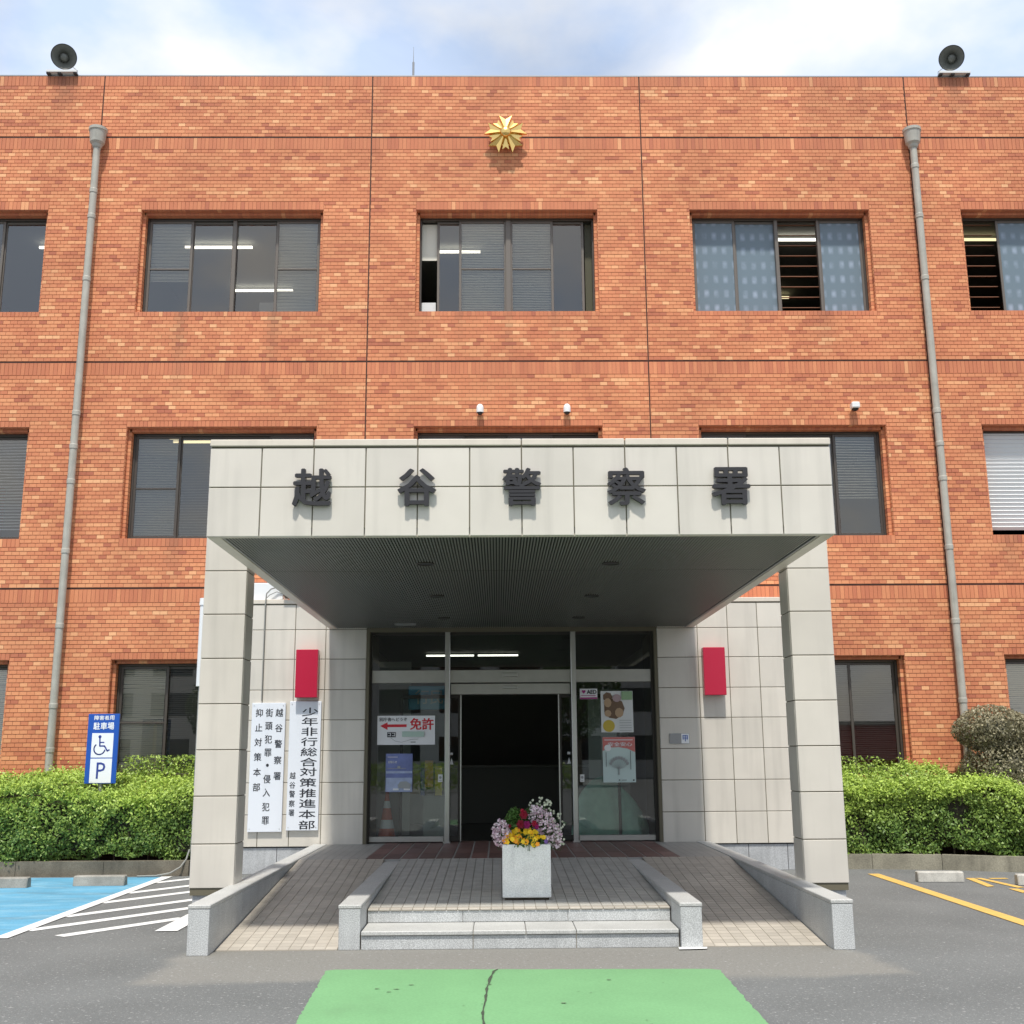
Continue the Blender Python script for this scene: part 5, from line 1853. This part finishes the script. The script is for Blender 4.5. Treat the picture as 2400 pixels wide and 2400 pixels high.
hedge(-10.3, -4.36, lambda x: np.full_like(x, -.30), 1.02, lambda x, t: 1.03 + .02 * np.sin(x * 1.7) + (.30 + .10 * np.clip((x + 5.6) / 1.2, 0, 1)) * t ** .62 + np.zeros_like(x),
      'long clipped green hedge with bright new tips behind the blue marked bay', 11, 62000,
      lambda x: .15 + .17 * np.exp(-((x + 5.35) / .38) ** 2) + .05 * np.sin(x * 5) + .04 * np.sin(x * 11))
fr2 = lambda x: np.interp(x, [4.36, 4.95, 5.85, 6.80, 7.9, 9.6], [-.16, -.18, -.33, -.74, -1.15, -1.5])
hedge(4.38, 9.4, fr2, 1.02, lambda x, t: 1.02 + .015 * np.sin(x * 2.3) + np.interp(x, [4.4, 6.4, 7.4, 9.4], [.33, .27, .10, .04]) * t ** .7,
      'clipped green hedge with bright new tips behind the yellow marked bay', 21, 58000,
      lambda x: .18 + .13 * np.exp(-((x - 6.05) / .25) ** 2) + .04 * np.sin(x * 6 + 1) + .03 * np.sin(x * 13))

# clipped round shrub behind the second hedge
sh = thing('round_shrub', (7.25, .35, .17), 'grey green clipped shrub of rounded tiers beside the brick wall', 'shrub')
r_ = np.random.default_rng(5)
blobs = [((7.12, .45, 1.88), (.62, .45, .35), 7500), ((7.42, .40, 1.30), (.86, .52, .60), 12500), ((8.0, .3, 1.55), (.80, .55, .66), 7500), ((7.7, .0, .98), (.82, .62, .36), 6000)]
PP, NN, TT = [], [], []
for c, rad, n_ in blobs:
    d = r_.normal(size=(n_, 3))
    d /= np.linalg.norm(d, axis=1)[:, None]
    rr = 1 - r_.exponential(.13, n_) + noise3(d, 5, 3) * .09
    p = np.array(c) + d * np.array(rad) * rr[:, None]
    PP.append(p)
    NN.append(d)
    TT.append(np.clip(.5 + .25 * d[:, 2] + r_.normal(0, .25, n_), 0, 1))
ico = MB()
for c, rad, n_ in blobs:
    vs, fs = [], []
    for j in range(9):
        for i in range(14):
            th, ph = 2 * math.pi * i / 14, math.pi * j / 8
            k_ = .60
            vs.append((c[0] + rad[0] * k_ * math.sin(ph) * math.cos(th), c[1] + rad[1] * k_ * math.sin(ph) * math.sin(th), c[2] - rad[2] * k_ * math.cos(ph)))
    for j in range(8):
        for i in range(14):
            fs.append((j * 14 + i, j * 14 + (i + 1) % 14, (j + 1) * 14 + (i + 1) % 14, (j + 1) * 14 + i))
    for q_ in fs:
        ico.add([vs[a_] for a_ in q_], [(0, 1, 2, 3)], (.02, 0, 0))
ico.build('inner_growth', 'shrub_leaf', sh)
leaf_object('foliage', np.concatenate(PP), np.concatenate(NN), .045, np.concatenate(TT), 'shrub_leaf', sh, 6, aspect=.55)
m = MB()
m.tube((7.3, .5, .15), (7.15, .45, 1.9), .045, .02, 8)
m.tube((7.3, .5, .6), (7.9, .35, 1.6), .03, .012, 8)
m.tube((7.28, .5, .8), (6.85, .4, 1.75), .02, .008, 6)
m.tube((7.28, .5, .7), (7.55, .2, 1.4), .02, .008, 6)
m.build('trunk', 'bark', sh)

# taller young shoots by the wall
def shoots(x0, x1, y, z0, z1, n_, lab, seed):
    r_ = np.random.default_rng(seed)
    t_ = thing('young_shrub', ((x0 + x1) / 2, y, .17), lab, 'shrub')
    p = np.stack([r_.uniform(x0, x1, n_), r_.normal(y, .06, n_), z0 + (z1 - z0) * r_.random(n_) ** 1.3], 1)
    leaf_object('foliage', p, np.tile([0, -.4, .8], (n_, 1)), .05, np.clip(r_.normal(.5, .2, n_), 0, 1), 'hedge_leaf', t_, seed)
    b_ = MB()
    for i in range(7):
        x = r_.uniform(x0, x1)
        b_.tube((x, y, .2), (x + r_.uniform(-.05, .05), y, z1 - .05), .006, .003, 5)
    b_.build('stem', 'bark', t_)


shoots(-5.75, -4.6, .85, 1.35, 1.60, 900, 'leafy young shoots under the ground floor window behind the blue parking sign', 31)
shoots(4.7, 5.5, .85, 1.34, 1.52, 260, 'wispy young shoots under the dark ground floor window beside the pillar', 32)

# ------------------------------------------------------------------ blue parking sign
ps = thing('parking_sign', (-5.833, .1, .17), 'blue and white disabled parking sign standing in the hedge', 'sign')
yb = .085
MB().block(-6.055, -5.611, yb, yb + .015, 1.215, 2.185, .003).build('board', 'sign_blue', ps)
for z in (1.12, 2.0):
    pass
MB().tube((-5.833, yb + .045, .15), (-5.833, yb + .045, 2.1), .028, n=12).build('post', 'grey_metal', ps)
MB().box(-5.985, -5.68, yb - .002, yb - .0005, 1.575, 1.915).build('white_panel', 'white_print', ps)
MB().box(-5.985, -5.68, yb - .002, yb - .0005, 1.225, 1.56).build('white_panel', 'white_print', ps)
for word, wz, ww, wh, wb in (('障害者用', 2.13, .29, .062, .02), ('駐車場', 2.015, .30, .10, .025)):
    pitch = ww / len(word)
    for i, ch in enumerate(word):
        glyphs(MB(), ch, -5.828 + (i + .5 - len(word) / 2) * pitch, yb - .0015, wz, w=pitch * .88, h=wh, bold=wb).build('character', 'white_print', ps)
m = MB()
glyphs(m, 'P', -5.83, yb - .003, 1.395, w=.125, h=.225, bold=0)
m.build('letter', 'symbol_blue', ps)
m = MB()
yy = yb - .0035
hx, hz = -5.872, 1.865
m.tube((hx, yy, hz), (hx, yy + .002, hz), .022, n=14)


def stroke(m_, pts, w_):
    for (xa, za), (xb_, zb_) in zip(pts[:-1], pts[1:]):
        d = Vector((xb_ - xa, zb_ - za)).normalized()
        nx_, nz_ = -d.y * w_ / 2, d.x * w_ / 2
        m_.add([(xa - nx_, yy, za - nz_), (xb_ - nx_, yy, zb_ - nz_), (xb_ + nx_, yy, zb_ + nz_), (xa + nx_, yy, za + nz_)], [(0, 1, 2, 3)])
    for xa, za in pts[1:-1]:
        m_.tube((xa, yy, za), (xa, yy + .001, za), w_ / 2, n=8)


stroke(m, [(hx, hz - .01), (hx + .006, 1.735), (-5.80, 1.735), (-5.755, 1.665), (-5.725, 1.685)], .020)
stroke(m, [(hx + .003, 1.785), (-5.805, 1.785)], .017)
stroke(m, [(-5.868 + .078 * math.cos(a_), 1.695 + .078 * math.sin(a_)) for a_ in np.linspace(R(128), R(352), 16)], .018)
m.build('wheelchair_symbol', 'symbol_blue', ps)

# ------------------------------------------------------------------ wheel stops
def wheel_stop(x0, x1, y, lab, mat='concrete', rot=0.0):
    w_ = (x1 - x0) / 2
    m_ = MB()
    prof = [(-.075, 0), (.075, 0), (.06, .105), (.045, .12), (-.045, .12), (-.06, .105)]
    n_ = len(prof)
    sec = [(-w_, 0.985), (-w_ + .012, 1.0), (w_ - .012, 1.0), (w_, 0.985)]
    v = []
    for xx, s_ in sec:
        for a, b in prof:
            v.append((xx, a * (1 if s_ == 1 else .86), b * (1 if s_ == 1 else .93)))
    f_ = [tuple(range(n_)), tuple(reversed(range(3 * n_, 4 * n_)))]
    for k_ in range(3):
        for i in range(n_):
            j = (i + 1) % n_
            f_.append((k_ * n_ + j, k_ * n_ + i, (k_ + 1) * n_ + i, (k_ + 1) * n_ + j))
    m_.add(v, f_)
    me_ = m_.mesh('wheel_stop', mat, centre=(0, 0, 0))[0]
    place('wheel_stop', me_, ((x0 + x1) / 2, y, .006), None, rot=(0, 0, rot), label=lab, cat='wheel stop', group='concrete wheel stops in the parking bays')


wheel_stop(-6.70, -6.045, -1.60, 'grey concrete wheel stop in the blue bay, cut by the picture edge')
wheel_stop(-5.535, -4.895, -1.45, 'grey concrete wheel stop in the blue bay nearest the white hatching')
wheel_stop(4.985, 5.545, -1.79, 'pale concrete wheel stop nearest the long yellow line', 'stop_pale', R(-4))
wheel_stop(6.04, 6.60, -2.22, 'pale concrete wheel stop past the short yellow strokes, cut by the picture edge', 'stop_pale', R(-6))

# ------------------------------------------------------------------ planter and flowers
pl = thing('planter', (.052, -5.34, .275), 'square white rough cast planter on the tiled platform before the door', 'planter')
ya, yb2 = -5.575, -5.115
zt = .768
m = MB()
for (x0, x1, y0, y1) in ((-.170, .274, ya, ya + .035), (-.170, .274, yb2 - .035, yb2), (-.170, -.135, ya + .0351, yb2 - .0351), (.239, .274, ya + .0351, yb2 - .0351)):
    m.block(x0, x1, y0, y1, .300, zt, .006)
m.build('tub', 'planter_white', pl)
MB().box(-.135, .24, ya + .04, yb2 - .04, .285, zt - .04).build('soil', 'soil', pl)
MB().box(-.150, .254, ya + .02, yb2 - .02, .268, .299).build('foot', 'soil', pl)

FX, FY, FZ = .052, -5.34, .74


def plant(name, lab, cat, pts, size, tone, mat, seed, stems=10, base=(FX, FY, FZ - .02), zspread=1.0):
    t_ = thing(name, (float(pts[:, 0].mean()), float(pts[:, 1].mean()), FZ), lab, cat, 'flowers growing in the white planter')
    leaf_object('foliage', pts, np.tile([0, -.3, .9], (len(pts), 1)), size, tone, mat, t_, seed, aspect=.34)
    b_ = MB()
    r_ = np.random.default_rng(seed)
    for i in range(stems):
        q_ = pts[r_.integers(len(pts))]
        b_.tube((q_[0] * .8 + base[0] * .2, q_[1], FZ - .03), tuple(q_), .003, .0015, 5)
    b_.build('stem', 'plant_leaf', t_)
    return t_


def flower_mesh(name, mat, petals, r0, cup=.3, centre_mat=None):
    m_ = MB()
    for i in range(petals):
        a_ = 2 * math.pi * i / petals
        w_ = math.pi / petals * 1.05
        m_.add([(0, -.002, 0), (r0 * .75 * math.cos(a_ - w_), -r0 * cup, r0 * .75 * math.sin(a_ - w_)), (r0 * math.cos(a_), -r0 * cup * .7, r0 * math.sin(a_)), (r0 * .75 * math.cos(a_ + w_), -r0 * cup, r0 * .75 * math.sin(a_ + w_))], [(0, 1, 2, 3)])
    return m_.mesh(name, mat, centre=(0, 0, 0))[0]


rg = np.random.default_rng(12)


def mound(cx_, cy_, cz_, rx, ry, rz, n_, seed):
    r2 = np.random.default_rng(seed)
    d = r2.normal(size=(n_, 3))
    d /= np.linalg.norm(d, axis=1)[:, None]
    d[:, 2] = np.abs(d[:, 2])
    return np.array([cx_, cy_, cz_]) + d * np.array([rx, ry, rz]) * r2.uniform(.55, 1.0, (n_, 1)) ** .6


# yellow pansies along the front edge
pts = mound(.05, -5.49, .745, .215, .11, .13, 900, 41)
pan = plant('yellow_pansies', 'yellow and orange pansies along the front rim of the white planter', 'flowers', pts, .035, np.clip(rg.normal(.4, .2, len(pts)), 0, 1), 'plant_leaf', 41, 14)
fm = {k_: flower_mesh('flower', k_, 5, .024, .25) for k_ in ('yellow_petal', 'orange_petal', 'violet_petal')}
for i in range(66):
    x = rg.uniform(-.165, .235)
    z = .775 + .125 * (1 - ((x - .04) / .26) ** 2) * rg.random() ** .9 + rg.normal(0, .008)
    k_ = 'orange_petal' if rg.random() < .27 else 'yellow_petal'
    if x > .215:
        k_ = 'violet_petal'
    place('flower', fm[k_], (x, -5.585 + .07 * (z - .78) / .1 + rg.normal(0, .008), z), pan, rot=(rg.uniform(-.7, .2), rg.uniform(-3, 3), rg.uniform(-.6, .6)))
# pink stocks on both sides
for (c, rad, n_, lab, sd) in (((-.175, -5.47, .865), (.095, .10, .13), 380, 'pale pink flowers spilling over the planter corner nearest the white boards', 51),
                              ((.235, -5.42, .925), (.13, .13, .20), 640, 'pale pink flower spikes leaning over the planter corner nearest the tree poster', 52)):
    r2 = np.random.default_rng(sd)
    d = r2.normal(size=(n_, 3))
    d /= np.linalg.norm(d, axis=1)[:, None]
    p = np.array(c) + d * np.array(rad) * r2.uniform(.3, 1, (n_, 1)) ** .5
    if sd == 52:
        p[:, 0] += -(p[:, 2] - .92) * .5
    t_ = plant('pink_flowers', lab, 'flowers', p[: n_ // 2] * np.array([1, 1, 1]), .03, np.clip(r2.normal(.4, .2, n_ // 2), 0, 1), 'plant_leaf', sd, 10)
    leaf_object('blossoms', p - np.array([0, .03, 0]), np.tile([0, -1, .5], (n_, 1)), .026, np.clip(r2.normal(.55, .3, n_), 0, 1), 'pink_petal', t_, sd + 1, aspect=.85)
# white daisies standing above
r2 = np.random.default_rng(61)
n_ = 95
an = r2.uniform(R(-25), R(118), n_)
rad = r2.uniform(.17, .315, n_)
p = np.stack([.185 + rad * np.cos(an) * .76, -5.34 + r2.normal(0, .06, n_), .865 + rad * np.sin(an) * .98], 1)
t_ = thing('white_daisies', (.2, -5.34, FZ), 'tall sprays of small white daisies rising at the back of the planter', 'flowers', 'flowers growing in the white planter')
dm = flower_mesh('flower', 'white_petal', 7, .0125, .1)
for q_ in p:
    place('flower', dm, tuple(q_), t_, rot=(r2.uniform(-.6, .3), r2.uniform(-3, 3), r2.uniform(-.5, .5)))
b_ = MB()
for q_ in p:
    b_.tube((.1 + .4 * (q_[0] - .1), -5.32, FZ), (q_[0] * .9 + .012, q_[1], q_[2] - .06), .0018, .0014, 4)
    b_.tube((q_[0] * .9 + .012, q_[1], q_[2] - .06), tuple(q_), .0014, .001, 4)
b_.build('stem', 'plant_leaf', t_)
gp_ = mound(.15, -5.34, .76, .20, .13, .36, 1700, 62)
leaf_object('foliage', gp_, np.tile([0, -.2, .9], (len(gp_), 1)), .045, np.clip(r2.normal(.45, .2, len(gp_)), 0, 1), 'plant_leaf', t_, 63, aspect=.2)
# feathery green plant
p = mound(-.045, -5.40, .76, .14, .11, .33, 2200, 71)
t_ = plant('feathery_plant', 'feathery green plant behind the yellow pansies', 'plant', p, .055, np.clip(r2.normal(.6, .2, len(p)), 0, 1), 'plant_leaf', 72, 24)
# dark red blooms
t_ = thing('red_flowers', (.02, -5.5, FZ), 'dark red and magenta blooms in the middle of the planter', 'flowers', 'flowers growing in the white planter')
for x, z, mt, r0 in ((.028, 1.03, 'red_petal', .042), (.0, .945, 'red_petal', .042), (.058, .94, 'magenta_petal', .038), (.128, .95, 'red_petal', .03), (.148, .925, 'magenta_petal', .026), (-.10, .93, 'red_petal', .016), (.016, 1.065, 'red_petal', .022)):
    m = MB()
    for k_ in range(3):
        r1 = r0 * (1 - .25 * k_)
        for i in range(6):
            a_ = 2 * math.pi * i / 6 + k_ * .5
            w_ = .62
            m.add([(x, -5.535 - .012 * k_, z), (x + r1 * .8 * math.cos(a_ - w_), -5.55 - .014 * k_, z + r1 * .8 * math.sin(a_ - w_)), (x + r1 * math.cos(a_), -5.545 - .014 * k_, z + r1 * 1.1 * math.sin(a_)),
                   (x + r1 * .8 * math.cos(a_ + w_), -5.55 - .014 * k_, z + r1 * .8 * math.sin(a_ + w_))], [(0, 1, 2, 3)])
    m.build('flower', mt, t_)
    MB().tube((x * .7 + .01, -5.45, FZ), (x, -5.53, z), .003, .002, 5).build('stem', 'plant_leaf', t_)

print('objects', len(bpy.data.objects))

# ------------------------------------------------------------------ across the car park (seen in the glass only)
pbr('pale_render', (0.50, 0.49, 0.46), 0.8, noise=0.1)
pbr('brick_red_wall', (0.30, 0.06, 0.05), 0.8)
nb = thing('office_building', (0, -62, 0), 'pale office building across the car park, reflected in the door glass', 'building')
MB().box(-34, 12, -74, -62, 0, 9.5).build('wall', 'pale_render', nb)
MB().box(-34.3, 12.3, -74.3, -61.7, 9.5, 9.9).build('roof', 'concrete', nb)
wm = MB().box(-1.4, 1.4, -.03, .03, -.8, .8).mesh('window', 'dark_glass', centre=(0, 0, 0))[0]
for z in (2.0, 5.2, 8.0):
    for i in range(11):
        place('window', wm, (-31.5 + i * 4.1, -61.98, z), nb)
t_ = thing('red_shed', (22, -46, 0), 'low dark red shed across the car park, reflected in the door glass', 'shed')
MB().box(15, 29, -50, -46, 0, 3.1).build('wall', 'brick_red_wall', t_)
MB().box(14.7, 29.3, -50.3, -45.7, 3.1, 3.3).build('roof', 'concrete', t_)
for i, (x, y, h, lab) in enumerate(((-14, -40, 5.5, 'round green tree beside the car park, reflected in the windows'), (4, -44, 6.5, 'tall green tree beside the car park, reflected in the windows'), (33, -42, 6.0, 'green tree beside the red shed, reflected in the windows'))):
    r_ = np.random.default_rng(90 + i)
    t_ = thing('tree', (x, y, 0), lab, 'tree')
    m = MB()
    m.tube((x, y, 0), (x, y, h * .6), .22, .12, 8)
    for k_ in range(5):
        a_ = k_ * 1.3
        m.tube((x, y, h * .4), (x + 1.3 * math.cos(a_), y + 1.3 * math.sin(a_), h * .75), .08, .03, 6)
    m.build('trunk', 'bark', t_)
    d = r_.normal(size=(3500, 3))
    d /= np.linalg.norm(d, axis=1)[:, None]
    p = np.array([x, y, h * .72]) + d * np.array([2.3, 2.3, h * .34]) * (1 - r_.exponential(.12, (3500, 1))) * (1 + .15 * noise3(d, 4, i)[:, None])
    leaf_object('crown', p, d, .28, np.clip(.4 + .3 * d[:, 2] + r_.normal(0, .2, 3500), 0, 1), 'tree_leaf', t_, 95 + i)
t_ = thing('low_hedge', (-8, -34, 0), 'low hedge at the far side of the car park, reflected in the door glass', 'hedge')
r_ = np.random.default_rng(99)
p = np.stack([r_.uniform(-20, 3, 9000), r_.uniform(-34.5, -33.4, 9000), r_.uniform(.1, 1.25, 9000)], 1)
leaf_object('foliage', p, np.tile([0, .6, .7], (9000, 1)), .16, np.clip(r_.normal(.45, .2, 9000), 0, 1), 'hedge_leaf', t_, 98)
